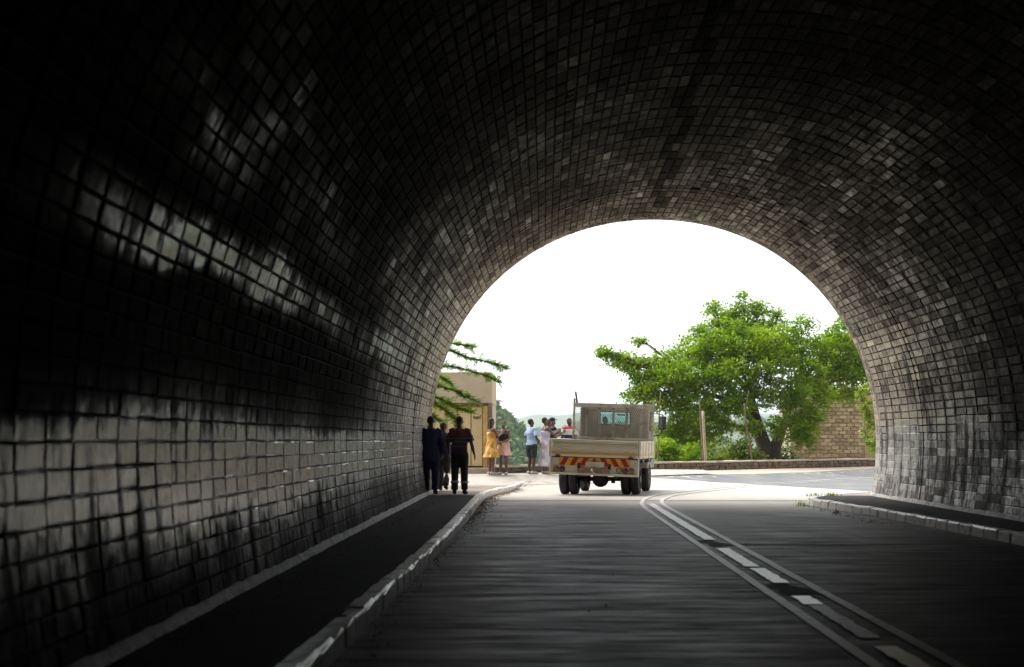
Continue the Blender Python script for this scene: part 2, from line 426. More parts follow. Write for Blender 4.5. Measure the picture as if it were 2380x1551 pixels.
def sheet(name, poly, off, mat, cell=0.5, zfun=None, kind='structure', parent=None):
    """a thin sheet that follows the ground, cut along the same lattice as the ground mesh"""
    zf = zfun or (lambda x, y: Gs(x, y))
    xs = [p[0] for p in poly]; ys = [p[1] for p in poly]
    mb = MB(); cache = {}
    x = math.floor((min(xs) + 14) / cell) * cell - 14
    while x < max(xs):
        y = math.floor((min(ys) - 33.3) / cell) * cell + 33.3
        while y < max(ys):
            c = clip_poly(list(poly), x, x + cell, y, y + cell)
            ids = []
            for p in c:
                k = (round(p[0], 4), round(p[1], 4))
                if k not in cache: cache[k] = len(mb.v); mb.v.append((p[0], p[1], zf(p[0], p[1]) + off))
                if not ids or ids[-1] != cache[k]: ids.append(cache[k])
            if len(ids) > 2 and ids[0] == ids[-1]: ids.pop()
            if len(ids) > 2: mb.f.append(tuple(ids))
            y += cell
        x += cell
    o = mb.build(name, mat, parent)
    bm = bmesh.new(); bm.from_mesh(o.data); bmesh.ops.recalc_face_normals(bm, faces=bm.faces)
    for f in bm.faces:
        if f.normal.z < 0: f.normal_flip()
    bm.to_mesh(o.data); bm.free()
    if kind: tag(o, kind=kind)
    return o

def spline(pts, n=8):
    pts = [Vector((p[0], p[1], 0)) for p in pts]; out = []
    for i in range(len(pts) - 1):
        p0, p1, p2, p3 = pts[max(i - 1, 0)], pts[i], pts[i + 1], pts[min(i + 2, len(pts) - 1)]
        for k in range(n):
            t = k / n
            q = 0.5 * ((2 * p1) + (p2 - p0) * t + (2 * p0 - 5 * p1 + 4 * p2 - p3) * t * t + (3 * p1 - p0 - 3 * p2 + p3) * t ** 3)
            out.append((q.x, q.y))
    out.append((pts[-1].x, pts[-1].y))
    return out

# ------------------------------------------------------------------ tunnel profile
TX, TZ, TR = 2.31, 1.235, 4.76                    # tunnel centre line, springing height, radius
_pts = []
for z in np.linspace(-0.1, TZ, 24)[:-1]: _pts.append((-(TR - 0.11 * ((TZ - z) / 1.2) ** 2), z))
for t in np.linspace(math.pi, 0, 241):
    c, s = math.cos(t), math.sin(t); e = 2 / 2.07
    _pts.append((TR * math.copysign(abs(c) ** e, c), TZ + (TR + 0.02) * abs(s) ** e))
for z in np.linspace(TZ, -0.1, 24)[1:]: _pts.append(((TR - 0.11 * ((TZ - z) / 1.2) ** 2), z))
PRO = np.array(_pts); PRO[:, 0] += TX
_seg = np.hypot(*np.diff(PRO, axis=0).T); ARC = np.concatenate([[0], np.cumsum(_seg)]); LEN = ARC[-1]
def prof(s):
    x = np.interp(s, ARC, PRO[:, 0]); z = np.interp(s, ARC, PRO[:, 1])
    e = 0.05
    dx = np.interp(s + e, ARC, PRO[:, 0]) - np.interp(s - e, ARC, PRO[:, 0])
    dz = np.interp(s + e, ARC, PRO[:, 1]) - np.interp(s - e, ARC, PRO[:, 1])
    L = np.hypot(dx, dz) + 1e-9
    return x, z, dz / L, -dx / L                  # point and inward normal

def warp(vs):
    out = []
    for x, y, z in vs:
        X, Y = x + TX, y + YE
        q = max(0.0, min(1.0, (TX - X) / TR)) ** 1.5
        w = max(0.0, min(1.0, (Y - 8) / 25.0)); s = 1 + 0.095 * q * w
        Y2 = Y + max(0.0, (Y - 22) / 11.1) * YE * 0.095 * q
        out.append((X * s - TX, Y2 - YE, CZ + (z - CZ) * s if z > CZ else z))
    return out

tunnel = empty('road_tunnel', (TX, YE, 0), 0, 'dark sooty block-lined road tunnel vault framing the bright mouth', 'tunnel')
TL = Matrix.Translation(Vector((-TX, -YE, 0)))
YB = -58.0                                       # far portal behind the camera

def shell(name, off, y0, y1, nseg, mat, ny=2):
    ss = np.linspace(0, LEN, nseg); x, z, nxn, nzn = prof(ss)
    ys = np.linspace(y0, y1, ny); vs = []; fs = []
    for y in ys:
        for i in range(nseg): vs.append((x[i] + nxn[i] * off - TX, y - YE, z[i] + nzn[i] * off))
    for j in range(ny - 1):
        for i in range(nseg - 1): fs.append((j * nseg + i, j * nseg + i + 1, (j + 1) * nseg + i + 1, (j + 1) * nseg + i))
    return mesh_obj(name, warp(vs), fs, mat, tunnel, True)
shell('mortar_lining', -0.012, YB, YE, 160, M['mortar'], 40)
# outer mass of the vault and the portal face
outer = [(-TR - 3.4, -0.6), (-TR - 3.4, 5.6), (-2.5, 8.1), (2.5, 8.1), (TR + 3.4, 5.6), (TR + 3.4, -0.6)]
def headwall(name, y0, y1):
    n = 80; x, z, _, _ = prof(np.linspace(0, LEN, n))
    inn = [(x[i] - TX, z[i]) for i in range(n)]
    ol = [0]
    ox = np.array(outer); d = np.concatenate([[0], np.cumsum(np.hypot(*np.diff(ox, axis=0).T))])
    tt = np.linspace(0, d[-1], n); oo = list(zip(np.interp(tt, d, ox[:, 0]), np.interp(tt, d, ox[:, 1])))
    vs = []; fs = []
    for y in (y0, y1):
        vs += [(a, y - YE, b) for a, b in inn] + [(a, y - YE, b) for a, b in oo]
    for i in range(n - 1):
        fs.append((2 * n + i, 2 * n + i + 1, 3 * n + i + 1, 3 * n + i))
        fs.append((i + 1, i, n + i, n + i + 1))
        fs.append((n + i, n + i + 1, 3 * n + i + 1, 3 * n + i))
        fs.append((i + 1, i, 2 * n + i, 2 * n + i + 1))
    return mesh_obj(name, warp(vs), fs, M['headwall'], tunnel)
headwall('headwall', YE - 0.55, YE + 0.02)
headwall('headwall', YB, YB + 0.6)

# --- courses of blocks: each block has its own edges, pillow face and soot
ROW, RING = 0.14, 0.44
ncourse = int(LEN / ROW); ROW = LEN / ncourse
rings = [YE - 0.42]
while rings[-1] > 1.8: rings.append(rings[-1] - RING - 0.24 * float(smooth(10, 25, rings[-1])))
rings = sorted(rings) + [YE]
soft = nrs.rand(64, 200)
def vnoise(a, b):
    a = a % 63; b = b % 199; i, j = int(a), int(b); u, v = a - i, b - j
    u = u * u * (3 - 2 * u); v = v * v * (3 - 2 * v)
    return (soft[i, j] * (1 - u) + soft[i + 1, j] * u) * (1 - v) + (soft[i, j + 1] * (1 - u) + soft[i + 1, j + 1] * u) * v

def block_tone(s, y, cont=False):
    x, z, _, _ = prof(s); left = x < TX
    s2 = s + 0.30 * (vnoise(s * 0.9 + 9, y * 0.55 + 60) - 0.5) + (0 if cont else rnd.uniform(-.05, .05))
    x2, z2, _, _ = prof(s2)
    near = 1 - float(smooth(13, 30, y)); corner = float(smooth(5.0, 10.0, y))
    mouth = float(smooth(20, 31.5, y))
    ang = math.degrees(math.atan2(z2 - TZ, abs(x2 - TX))) if z2 > TZ else -1
    big = vnoise(s * 0.45 + 3, y * 0.22); med = vnoise(s * 1.3 + 20, y * 0.6 + 40); sml = vnoise(s * 3.3 + 5, y * 1.7 + 90)
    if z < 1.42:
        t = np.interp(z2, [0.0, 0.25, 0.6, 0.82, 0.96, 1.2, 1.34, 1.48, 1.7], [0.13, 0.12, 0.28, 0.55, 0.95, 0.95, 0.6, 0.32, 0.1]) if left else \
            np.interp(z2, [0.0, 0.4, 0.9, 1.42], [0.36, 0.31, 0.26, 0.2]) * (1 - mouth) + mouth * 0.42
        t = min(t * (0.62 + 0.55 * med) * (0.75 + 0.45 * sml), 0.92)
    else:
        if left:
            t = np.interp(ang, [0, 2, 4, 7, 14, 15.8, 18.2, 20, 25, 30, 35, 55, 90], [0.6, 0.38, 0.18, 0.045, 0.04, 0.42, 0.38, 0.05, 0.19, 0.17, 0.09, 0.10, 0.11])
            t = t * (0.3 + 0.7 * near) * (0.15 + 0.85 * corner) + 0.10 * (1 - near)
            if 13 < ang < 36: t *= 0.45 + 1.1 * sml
        else:
            t = np.interp(ang, [0, 8, 25, 60, 90], [0.12, 0.09, 0.13, 0.15, 0.12])
        t *= 0.45 + 1.1 * big
        if not left: t *= 0.6 + 0.4 * float(smooth(14, 24, y))
        t *= 0.65 + 0.7 * med
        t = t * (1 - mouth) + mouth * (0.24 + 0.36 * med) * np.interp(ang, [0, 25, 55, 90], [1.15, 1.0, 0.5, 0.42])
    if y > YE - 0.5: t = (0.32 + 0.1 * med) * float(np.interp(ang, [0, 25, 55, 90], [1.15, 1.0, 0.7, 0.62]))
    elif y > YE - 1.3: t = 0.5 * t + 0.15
    if not cont: t *= rnd.choice([0.7, 0.88, 1.0, 1.0, 1.1, 1.25]) * (1.5 if z > 2.0 and rnd.random() < 0.05 else 1)
    # long black seam that wanders near the crown
    seam = LEN / 2 - 0.05 - 0.42 * (YE - y) / 17.0 + 0.08 * math.sin(y * 1.7)
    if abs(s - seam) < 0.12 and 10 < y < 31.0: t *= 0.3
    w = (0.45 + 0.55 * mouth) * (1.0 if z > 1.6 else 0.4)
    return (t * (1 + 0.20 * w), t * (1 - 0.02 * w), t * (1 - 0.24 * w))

def block_geo(s0, s1, y0, y1, left_low):
    gap = 0.008; gy_ = 0.024
    s0 += gap * rnd.uniform(0.3, 1.2); s1 -= gap * rnd.uniform(0.3, 1.2)
    y0 += gy_ * rnd.uniform(0.3, 1.3); y1 -= gy_ * rnd.uniform(0.3, 1.3)
    lift = 0.007 + rnd.uniform(-0.003, 0.004)
    tilt_s, tilt_y = rnd.uniform(-0.002, 0.002), rnd.uniform(-0.002, 0.002)
    ins_s, ins_y = 0.010, 0.018
    vs = []; low = -0.014
    jit = lambda a: rnd.uniform(-a, a)
    if left_low == 2:
        low = -0.004; s0 -= gap * .35; s1 += gap * .35; y0 -= gy_ * .72; y1 += gy_ * .72
        tilt_s *= .25; tilt_y *= .12; lift = 0.008 + rnd.uniform(-.003, .003)
    if left_low == 1:
        lift = 0.008 + rnd.uniform(-0.0015, 0.0015); tilt_s = tilt_y = 0.0; low = 0.0035
        s0 -= gap * .6; s1 += gap * .6; y0 -= gy_ * .6; y1 += gy_ * .6
    for u in (0, 0.5, 1):
        for v in (0, 0.5, 1):
            ss = s0 + ins_s + (s1 - s0 - 2 * ins_s) * u + jit(0.006); yy = y0 + ins_y + (y1 - y0 - 2 * ins_y) * v + jit(0.014)
            h = lift + tilt_s * (u - 0.5) * 2 + tilt_y * (v - 0.5) * 2 + (0.002 if u == v == 0.5 and not left_low else 0) + jit(0.0015 if not left_low else 0.0005)
            x, z, a, b = prof(ss); vs.append((x + a * h - TX, yy - YE, z + b * h))
    rim = [(0, 0), (0, .5), (0, 1), (.5, 1), (1, 1), (1, .5), (1, 0), (.5, 0)]
    for u, v in rim:
        ss = s0 + (s1 - s0) * u; yy = y0 + (y1 - y0) * v
        x, z, a, b = prof(ss); vs.append((x + a * low - TX, yy - YE, z + b * low))
    fs = [(0, 1, 4, 3), (1, 2, 5, 4), (3, 4, 7, 6), (4, 5, 8, 7)]
    inner = [0, 1, 2, 5, 8, 7, 6, 3]
    for k in range(8):
        k2 = (k + 1) % 8
        fs.append((inner[k], 9 + k, 9 + k2, inner[k2]))
    return vs, fs

blocks = []
ym_ = lambda p, q: (p + q) / 2
for j in range(len(rings) - 1):
    y0, y1 = rings[j], rings[j + 1]
    for i in range(ncourse):
        s0, s1 = i * ROW, (i + 1) * ROW; sm = (s0 + s1) / 2
        x, z, a, b = prof(sm)
        if z < 0.10: continue
        sh = rnd.uniform(-0.012, 0.012)
        yy0 = y0 + (sh if j > 0 else 0); yy1 = y1 + (sh if j < len(rings) - 2 else 0)
        flat_ = 1 if x > TX and z < 1.5 + 0.25 * math.sin(y0 * 1.3) else 2 if z < 2.0 and x < TX else 0
        # blocks fallen out near the mouth
        hole = abs(sm - LEN / 2) < 3.4 and YE - 6.5 < y0 < YE - 1.6 and rnd.random() < 0.022
        if hole: yy0 += (yy1 - yy0) * rnd.choice([0.35, 0.5])
        if y1 - y0 > 0.4 and rnd.random() < 0.02:          # some blocks are two short ones
            cut = yy0 + (yy1 - yy0) * rnd.uniform(0.4, 0.6); spans = [(yy0, cut), (cut, yy1)]
        else: spans = [(yy0, yy1)]
        for (a0, a1) in spans:
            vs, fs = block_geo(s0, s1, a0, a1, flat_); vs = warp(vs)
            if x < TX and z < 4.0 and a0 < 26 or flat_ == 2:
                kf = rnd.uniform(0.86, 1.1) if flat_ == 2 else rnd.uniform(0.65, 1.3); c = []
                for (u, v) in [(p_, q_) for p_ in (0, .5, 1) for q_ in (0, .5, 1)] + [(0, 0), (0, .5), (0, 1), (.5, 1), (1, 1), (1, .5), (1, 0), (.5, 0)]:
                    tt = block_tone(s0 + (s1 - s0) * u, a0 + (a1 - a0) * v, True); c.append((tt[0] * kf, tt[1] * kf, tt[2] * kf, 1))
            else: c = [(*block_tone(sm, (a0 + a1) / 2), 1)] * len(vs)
            ym = (a0 + a1) / 2; px = VX + F * x / ym; py = VY - F * (z - CZ) / ym
            ar = 0
            if 4 < px < 1020 and 4 < py < 663:
                q = [Vector((VX + F * (vs[k][0] + TX) / (vs[k][1] + YE), VY - F * (vs[k][2] - CZ) / (vs[k][1] + YE))) for k in (0, 2, 8, 6)]
                ar = abs((q[2] - q[0]).cross(q[3] - q[1])) / 2
            blocks.append((ar, vs, fs, c, False))
blocks.sort(key=lambda t: -t[0])
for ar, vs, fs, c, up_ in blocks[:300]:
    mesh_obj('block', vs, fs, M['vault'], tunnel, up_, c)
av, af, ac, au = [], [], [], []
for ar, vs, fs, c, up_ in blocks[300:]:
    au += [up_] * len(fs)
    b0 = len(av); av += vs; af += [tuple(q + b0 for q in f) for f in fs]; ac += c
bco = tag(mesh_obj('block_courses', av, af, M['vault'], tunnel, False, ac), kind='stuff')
bco.data.polygons.foreach_set('use_smooth', au)

# rough mortar toe along the foot of both walls
def toe(side):
    mb = MB(); n = 150; ys = np.linspace(0.5, YE, n); vs = []; fs = []
    for y in ys:
        foot = TX + side * (TR - 0.11 * ((TZ - 0.12) / 1.2) ** 2)
        w = 0.05 + rnd.uniform(-0.007, 0.007); h = 0.075 + 0.006 * math.sin(y * 1.1 + 1) + rnd.uniform(-0.010, 0.010)
        for dx, dz in ((0.05, h + 0.02), (-0.012, h), (-w * 0.55, h * 0.55), (-w, 0.02), (-w, -0.02)):
            vs.append((foot + side * dx - TX, y - YE, 0.13 + dz - 0.02))
    for i in range(n - 1):
        for k in range(4):
            q = (i * 5 + k, i * 5 + k + 1, (i + 1) * 5 + k + 1, (i + 1) * 5 + k)
            fs.append(q if side < 0 else tuple(reversed(q)))
    mesh_obj('wall_toe', warp(vs), fs, M['toe'], tunnel, True)
toe(-1); toe(1)
# broad construction joints that ring the vault
for yj in (28.9,):
    vs = []; fs = []; n = 200; ss = np.linspace(0.15, LEN - 0.15, n); x, z, a, b = prof(ss)
    for i in range(n):
        for dy, h in ((-0.022, -0.012), (-0.014, 0.016), (0.014, 0.016), (0.022, -0.012)):
            vs.append((x[i] + a[i] * h - TX, yj + dy + 0.03 * math.sin(i * 0.11) - YE, z[i] + b[i] * h))
    for i in range(n - 1):
        for k in range(3): fs.append((i * 4 + k, i * 4 + k + 1, (i + 1) * 4 + k + 1, (i + 1) * 4 + k))
    mesh_obj('construction_joint', warp(vs), fs, M['mortar'], tunnel, True)

# hillside the tunnel runs through
hx = np.linspace(-75, 80, 60); hy = np.linspace(YB + 0.3, YE - 0.3, 50)
HX, HY = np.meshgrid(hx, hy)
HZ = 8.6 + 1.2 * np.sin(HX / 9) + 3.0 * smooth(4, 30, YE - HY) + 1.0 * np.sin(HY / 7)
HZ = np.maximum(HZ - 0.0 * HX, 8.2)
side_drop = smooth(9.0, 14, np.abs(HX - TX)) * smooth(3.0, 0.0, YE - HY)
HZ = HZ * (1 - 0.35 * side_drop)
hv = np.stack([HX, HY, HZ], -1).reshape(-1, 3).tolist(); hi = np.arange(60 * 50).reshape(50, 60)
hf = np.stack([hi[:-1, :-1], hi[:-1, 1:], hi[1:, 1:], hi[1:, :-1]], -1).reshape(-1, 4).tolist()
# front face of the cutting on both sides of the portal
for j in (49,):
    for i in range(59):
        xm = (hx[i] + hx[i + 1]) / 2
        if abs(xm - TX) < TR + 2.0: continue
        b0 = len(hv); hv += [(hx[i], YE - 0.1, -0.5), (hx[i + 1], YE - 0.1, -0.5)]
        hf.append((b0, b0 + 1, int(hi[j, i + 1]), int(hi[j, i])))
tag(mesh_obj('hill', hv, hf, M['hill'], None), kind='structure')

# ------------------------------------------------------------------ road inside, walkways, kerbs
XL, XR = -1.25, 5.62
def flat(name, x0, x1, y0, y1, z, mat, nyv=60, nxv=8, kind='structure'):
    xs = np.linspace(x0, x1, nxv); ys = np.linspace(y0, y1, nyv)
    A, B = np.meshgrid(xs, ys); Vv = np.stack([A, B, np.full_like(A, z)], -1).reshape(-1, 3)
    ii = np.arange(nxv * nyv).reshape(nyv, nxv)
    return tag(mesh_obj(name, Vv, np.stack([ii[:-1, :-1], ii[:-1, 1:], ii[1:, 1:], ii[1:, :-1]], -1).reshape(-1, 4), mat), kind=kind)
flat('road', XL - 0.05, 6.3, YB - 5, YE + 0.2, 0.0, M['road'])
kerbL = [(XL, -4), (XL, 10), (-1.22, 18), (-1.26, 25), (-1.32, 30.5), (-1.34, 33.6), (-1.25, 35.6), (-1.03, 37.8), (-0.72, 40.0), (-0.42, 41.6)]
kerbR = [(5.95, -4), (5.95, 14), (5.92, 19), (5.78, 23), (5.60, 27), (5.36, 30.0), (5.30, 30.9), (5.42, 31.9), (5.9, 33.2), (6.7, 34.6), (7.9, 35.8)]
kl = spline(kerbL, 10); kr = spline(kerbR, 10)
def walkway(name, curve, xwall, z, mat, ysplit):
    mb = MB()
    for i, (x, y) in enumerate(curve):
        xa = xwall(y)
        for k in range(5): mb.v.append((xa + (x - xa) * k / 4, y, z))
    for i in range(len(curve) - 1):
        for k in range(4): mb.f.append((i * 5 + k, i * 5 + k + 1, (i + 1) * 5 + k + 1, (i + 1) * 5 + k))
    return tag(mb.build(name, mat), kind='structure')
in_l = [p for p in kl if p[1] <= 33.4]; out_l = [p for p in kl if p[1] >= 33.0]
in_r = [p for p in kr if p[1] <= 33.2]
walkway('walkway', in_l, lambda y: -2.85, 0.125, M['walk'], 0)
walkway('walkway', in_r, lambda y: 7.3, 0.125, M['walk'], 0)
walkway('walkway', [(x, y) for x, y in out_l], lambda y: -6.5, 0.129, M['walk_dusty'], 0)
walkway('walkway', [(x, y) for x, y in kr if y >= 33.0], lambda y: 9.0, 0.121, M['walk_dusty'], 0)

def kerb(name, curve, side):
    """a run of short kerb stones along a curve; side=+1 means the road lies on +X of it"""
    root = empty(name, (curve[0][0], curve[0][1], 0), 0, kind='structure')
    pts = [Vector((p[0], p[1], 0)) for p in curve]
    acc = [0]
    for a, b in zip(pts[:-1], pts[1:]): acc.append(acc[-1] + (b - a).length)
    def at(s):
        return Vector((np.interp(s, acc, [p.x for p in pts]), np.interp(s, acc, [p.y for p in pts]), 0))
    s = 0.0; meshes = []
    for q in range(5):
        bm = bmesh.new(); bmesh.ops.create_cube(bm, size=1.0)
        for v in bm.verts: v.co = Vector((v.co.x * 0.15, v.co.y * 0.525, v.co.z * 0.26))
        bmesh.ops.bevel(bm, geom=[e for e in bm.edges], offset=0.018, segments=1, affect='EDGES')
        for v in bm.verts: v.co += Vector((rnd.uniform(-.006, .006), rnd.uniform(-.009, .009), rnd.uniform(-.007, .005)))
        cv = rnd.choice([v for v in bm.verts if v.co.z > .08]); cv.co += Vector((0, 0, -.014))
        me = bpy.data.meshes.new('kerb_stone'); bm.to_mesh(me); bm.free(); me.materials.append(M['kerb']); meshes.append(me)
    while s + 0.55 < acc[-1]:
        a, b = at(s), at(s + 0.55); c = (a + b) / 2; d = (b - a).normalized()
        o = link(bpy.data.objects.new('kerb_stone', rnd.choice(meshes)), root)
        nrm = Vector((d.y, -d.x, 0)) * side
        gz = max(0.0, Gs(c.x, c.y)) if c.y > YE else 0.0
        o.location = c - nrm * 0.075 - Vector((curve[0][0], curve[0][1], 0)) + Vector((0, 0, gz * 0.4 + 0.013 + rnd.uniform(-.006, .006)))
        o.rotation_euler = (rnd.uniform(-.008, .008), rnd.uniform(-.03, .03), math.atan2(-d.x, d.y) + rnd.uniform(-.012, .012))
        s += 0.55
    return root
kerb('kerb', kl, 1); kerb('kerb', kr, -1)

# markings: two thin solid lines, thick broken white line between them on a tarred strip
def ribbon(name, pts, w, z, mat, parent=None, jag=0.0, kind='structure'):
    mb = MB(); n = len(pts)
    for i, p in enumerate(pts):
        a = Vector((*pts[max(i - 1, 0)], 0)); b = Vector((*pts[min(i + 1, n - 1)], 0)); d = (b - a).normalized()
        nrm = Vector((-d.y, d.x, 0)); c = Vector((p[0], p[1], 0))
        for sgn in (-1, 1):
            q = c + nrm * sgn * (w / 2 + rnd.uniform(-jag, jag))
            gz = Gs(q.x, q.y) + 0.016 if q.y > YE + 0.1 else 0.0
            mb.v.append((q.x, q.y, gz + z))
    for i in range(n - 1): mb.f.append((2 * i, 2 * i + 1, 2 * i + 3, 2 * i + 2))
    o = mb.build(name, mat, parent)
    for f in o.data.polygons:
        if f.normal.z < 0: f.flip()
    return tag(o, kind=kind) if kind else o
def straight(x, y0, y1, step=0.4): return [(x, y) for y in np.linspace(y0, y1, max(2, int(abs(y1 - y0) / step)))]
lineL = straight(1.915, -10, 29.5) + spline([(1.93, 30.2), (1.97, 31.6), (2.12, 33.4), (2.43, 35.4), (2.90, 37.3), (4.15, 40.4), (6.0, 44.9), (9.0, 49.8), (12.0, 53.6)], 8)
lineR = straight(2.385, -10, 30.0) + spline([(2.39, 30.7), (2.42, 32.0), (2.53, 33.4), (2.8, 35.1), (3.16, 36.6), (4.35, 39.8), (6.25, 44.2), (9.3, 49.1), (12.3, 52.9)], 8)
ribbon('lane_line', lineL, 0.088, 0.009, M['line'], jag=0.004)
ribbon('lane_line', lineR, 0.088, 0.009, M['line'], jag=0.004)
for a, b in ((20.2, 31.6), (15.9, 18.6), (14.1, 15.7), (12.25, 12.9), (8.6, 9.76), (6.2, 7.6)):
    ribbon('broken_line', straight(2.13 + 0.02 * math.sin(a), a, b, 0.12), 0.15, 0.014, M['dash'], jag=0.011)
ribbon('broken_line', straight(2.14, 10.2, 12.2, 0.12), 0.13, 0.011, M['line'], jag=0.012)
def patch(name, cx, cy, rx, ry, z, mat):
    mb = MB(); n = 26
    for k in range(n):
        t = 2 * math.pi * k / n; q = 1 + 0.22 * math.sin(3 * t + cx) + rnd.uniform(-.12, .12)
        mb.v.append((cx + rx * q * math.cos(t), cy + ry * q * math.sin(t), z))
    mb.f.append(tuple(range(n))); return tag(mb.build(name, mat), kind='structure')
patch('tar_patch', 2.17, 19.35, 0.15, 0.42, 0.007, M['tar']); patch('tar_patch', 2.06, 19.9, 0.1, 0.25, 0.006, M['tar']); patch('tar_patch', 2.2, 13.45, 0.19, 0.34, 0.007, M['tar']); patch('tar_patch', 2.06, 13.8, 0.1, 0.2, 0.006, M['tar'])
ribbon('road_joint', [(x, 19.35 + 0.02 * math.sin(x * 3)) for x in np.linspace(2.45, 5.6, 14)], 0.09, 0.005, M['tar'], jag=0.01)

# ------------------------------------------------------------------ surfaces outside
jun = [(-1.28, 33.2)] + [(x + 0.02, y) for x, y in kl if y > 33.4] + [(0.6, 43.0), (2.0, 44.6), (3.4, 47.0), (6.0, 50.2), (9.8, 54.2), (14, 58.5), (20, 64), (24, 60), (17, 50), (11, 42), (8.0, 36.3)] + \
      [(x - 0.02, y) for x, y in reversed(kr) if y > 33.2] + [(6.0, 33.2)]
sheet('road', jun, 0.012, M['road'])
ne = [GP(652, 478), GP(700, 481), GP(745, 484), GP(800, 487.5), GP(843, 490), GP(880, 492.5)]
fe = [GP(880, 468.8), GP(820, 472), GP(763, 474), GP(705, 475.2), GP(654, 475.6)]
sheet('side_road', [(p.x, p.y) for p in ne] + [(p.x, p.y) for p in fe], 0.018, M['asphalt'])
# raised pavement along the parapet
def offs(d):
    out = []
    for (a, b) in zip(PAR[1:-1], PAR[2:]):
        dx, dy = b[0] - a[0], b[1] - a[1]; L = math.hypot(dx, dy); n = (dy / L, -dx / L)
        for t in np.linspace(0, 1, 9): out.append((a[0] + dx * t + n[0] * d, a[1] + dy * t + n[1] * d))
    return out
pa = [(-6.0, 43.2), (-1.3, 43.2)] + [p for p in offs(0.12) if p[0] > -1.2 and p[1] < 50]
pb = [(-6.0, 40.2), (-2.2, 40.1), (-0.6, 40.5), (0.5, 41.2), (1.3, 42.0)] + [p for p in offs(2.2) if p[0] > 1.8 and p[1] < 49]
pav_poly = pa + list(reversed(pb))
def pz(x, y):
    d = float(pdist(np.array([x]), np.array([y]))[0])
    return max(0.37 - 0.34 * float(smooth(1.7, 3.0, np.array(d))), Gs(x, y) + 0.02)
sheet('pavement', pav_poly, 0.0, M['pave'], zfun=pz)

# ------------------------------------------------------------------ parapet wall of stones
par = empty('parapet_wall', (-1.45, 43.35, 0.3), 0, 'low brown stone wall with pale concrete coping along the far edge of the road', 'wall')
def stone_mesh(l, h, t, name='stone'):
    bm = bmesh.new(); bmesh.ops.create_cube(bm, size=1.0)
    for v in bm.verts: v.co = Vector((v.co.x * l, v.co.y * t, v.co.z * h))
    bmesh.ops.bevel(bm, geom=list(bm.edges), offset=min(l, h) * 0.16, segments=1, affect='EDGES')
    for v in bm.verts: v.co += Vector([rnd.uniform(-.018, .018) for _ in range(3)])
    me = bpy.data.meshes.new(name); bm.to_mesh(me); bm.free(); return me
smesh = [stone_mesh(rnd.uniform(0.3, 0.5), 0.125, 0.32) for _ in range(8)]
for k, me in enumerate(smesh): me.materials.append(M['stone'] if k % 3 else M['stone_b'])
cmesh = [stone_mesh(0.97, 0.06, 0.38, 'coping') for _ in range(4)]
for me in cmesh: me.materials.append(M['coping'])
core = MB()
for (a, b) in zip(PAR[1:-1], PAR[2:]):
    if a[0] > 14: b = (a[0] + 9, a[1] + 8.3)
    A, B = Vector((*a, 0)), Vector((*b, 0)); d = (B - A).normalized(); L = (B - A).length; ang = math.atan2(d.y, d.x)
    zb = lambda p: Gs(p.x + d.y * .3, p.y - d.x * .3)
    core.box((A + B) / 2 + Vector((0, 0, 0.38)) - par.location, (L + 0.1, 0.22, 0.3), rot=Matrix.Rotation(ang, 3, 'Z'))
    for row in range(2):
        s = 0.1 * row
        while s < L:
            me = rnd.choice(smesh); l = max(v.co.x for v in me.vertices) * 2
            o = link(bpy.data.objects.new('stone', me), par); p = A + d * (s + l / 2)
            o.location = p + Vector((0, 0, 0.36 + 0.125 * row)) - par.location + Vector((0, 0, rnd.uniform(-.012, .012)))
            o.rotation_euler = (rnd.uniform(-.05, .05), rnd.uniform(-.05, .05), ang + rnd.choice([0, math.pi]) + rnd.uniform(-.05, .05)); s += l + 0.012
    s = 0
    while s < L:
        o = link(bpy.data.objects.new('coping', rnd.choice(cmesh)), par); p = A + d * (s + 0.5)
        o.location = p + Vector((0, 0, 0.575)) - par.location; o.rotation_euler = (0, rnd.uniform(-.01, .01), ang + rnd.uniform(-.01, .01)); s += 0.99
core.build('wall_core', M['stone_b'], par)

# ------------------------------------------------------------------ store with steel doors on the left
SY = 43.55
st = empty('roadside_store', (-3.6, SY, 0.25), 0, 'tan rendered store with cream steel doors beside the stone wall', 'building')
def sx(px, Y=SY): return (px - VX) * Y / F
def sz(py, Y=SY): return CZ + (VY - py) * Y / F
so = st.location
def sb(mb, x0, x1, y0, y1, z0, z1, **k):
    return mb.box(((x0 + x1) / 2 - so.x, (y0 + y1) / 2 - so.y, (z0 + z1) / 2 - so.z), (abs(x1 - x0), abs(y1 - y0), abs(z1 - z0)), **k)
xr = sx(492); xd1 = sx(486.5); xd0 = sx(430); zt = sz(372); zd1 = sz(406.5); zd0 = sz(466)
m = MB(); sb(m, -9.0, xr, SY, SY + 4.0, zd1 + 0.09, zt, bev=0.02)
sb(m, -9.0, xd0 - 0.75, SY, SY + 4.0, 0.1, zd1 + 0.088); sb(m, xd0 - 0.74, xr - 0.02, SY + 0.5, SY + 3.98, 0.1, zd1 + 0.086)
m.build('wall', M['store'], st)
m = MB(); sb(m, xd1 + 0.035, xr - 0.003, SY + 0.004, SY + 0.49, 0.2, zd1 + 0.085, bev=0.015); m.build('pier', M['store_pier'], st)
m = MB(); sb(m, xd0 - 0.8, xd1 + 0.03, SY - 0.03, SY + 0.3, zd1 + 0.01, zd1 + 0.086, bev=0.006); m.build('lintel', M['lintel'], st)
m = MB(); sb(m, -9.0, xr + 0.05, SY - 0.16, SY + 0.12, 0.1, zd0 - 0.05, bev=0.02); m.build('plinth', M['coping'], st)
fr = MB()
sb(fr, xd1 - 0.10, xd1 + 0.03, SY - 0.035, SY + 0.2, zd0 - 0.05, zd1 + 0.008, bev=0.008)
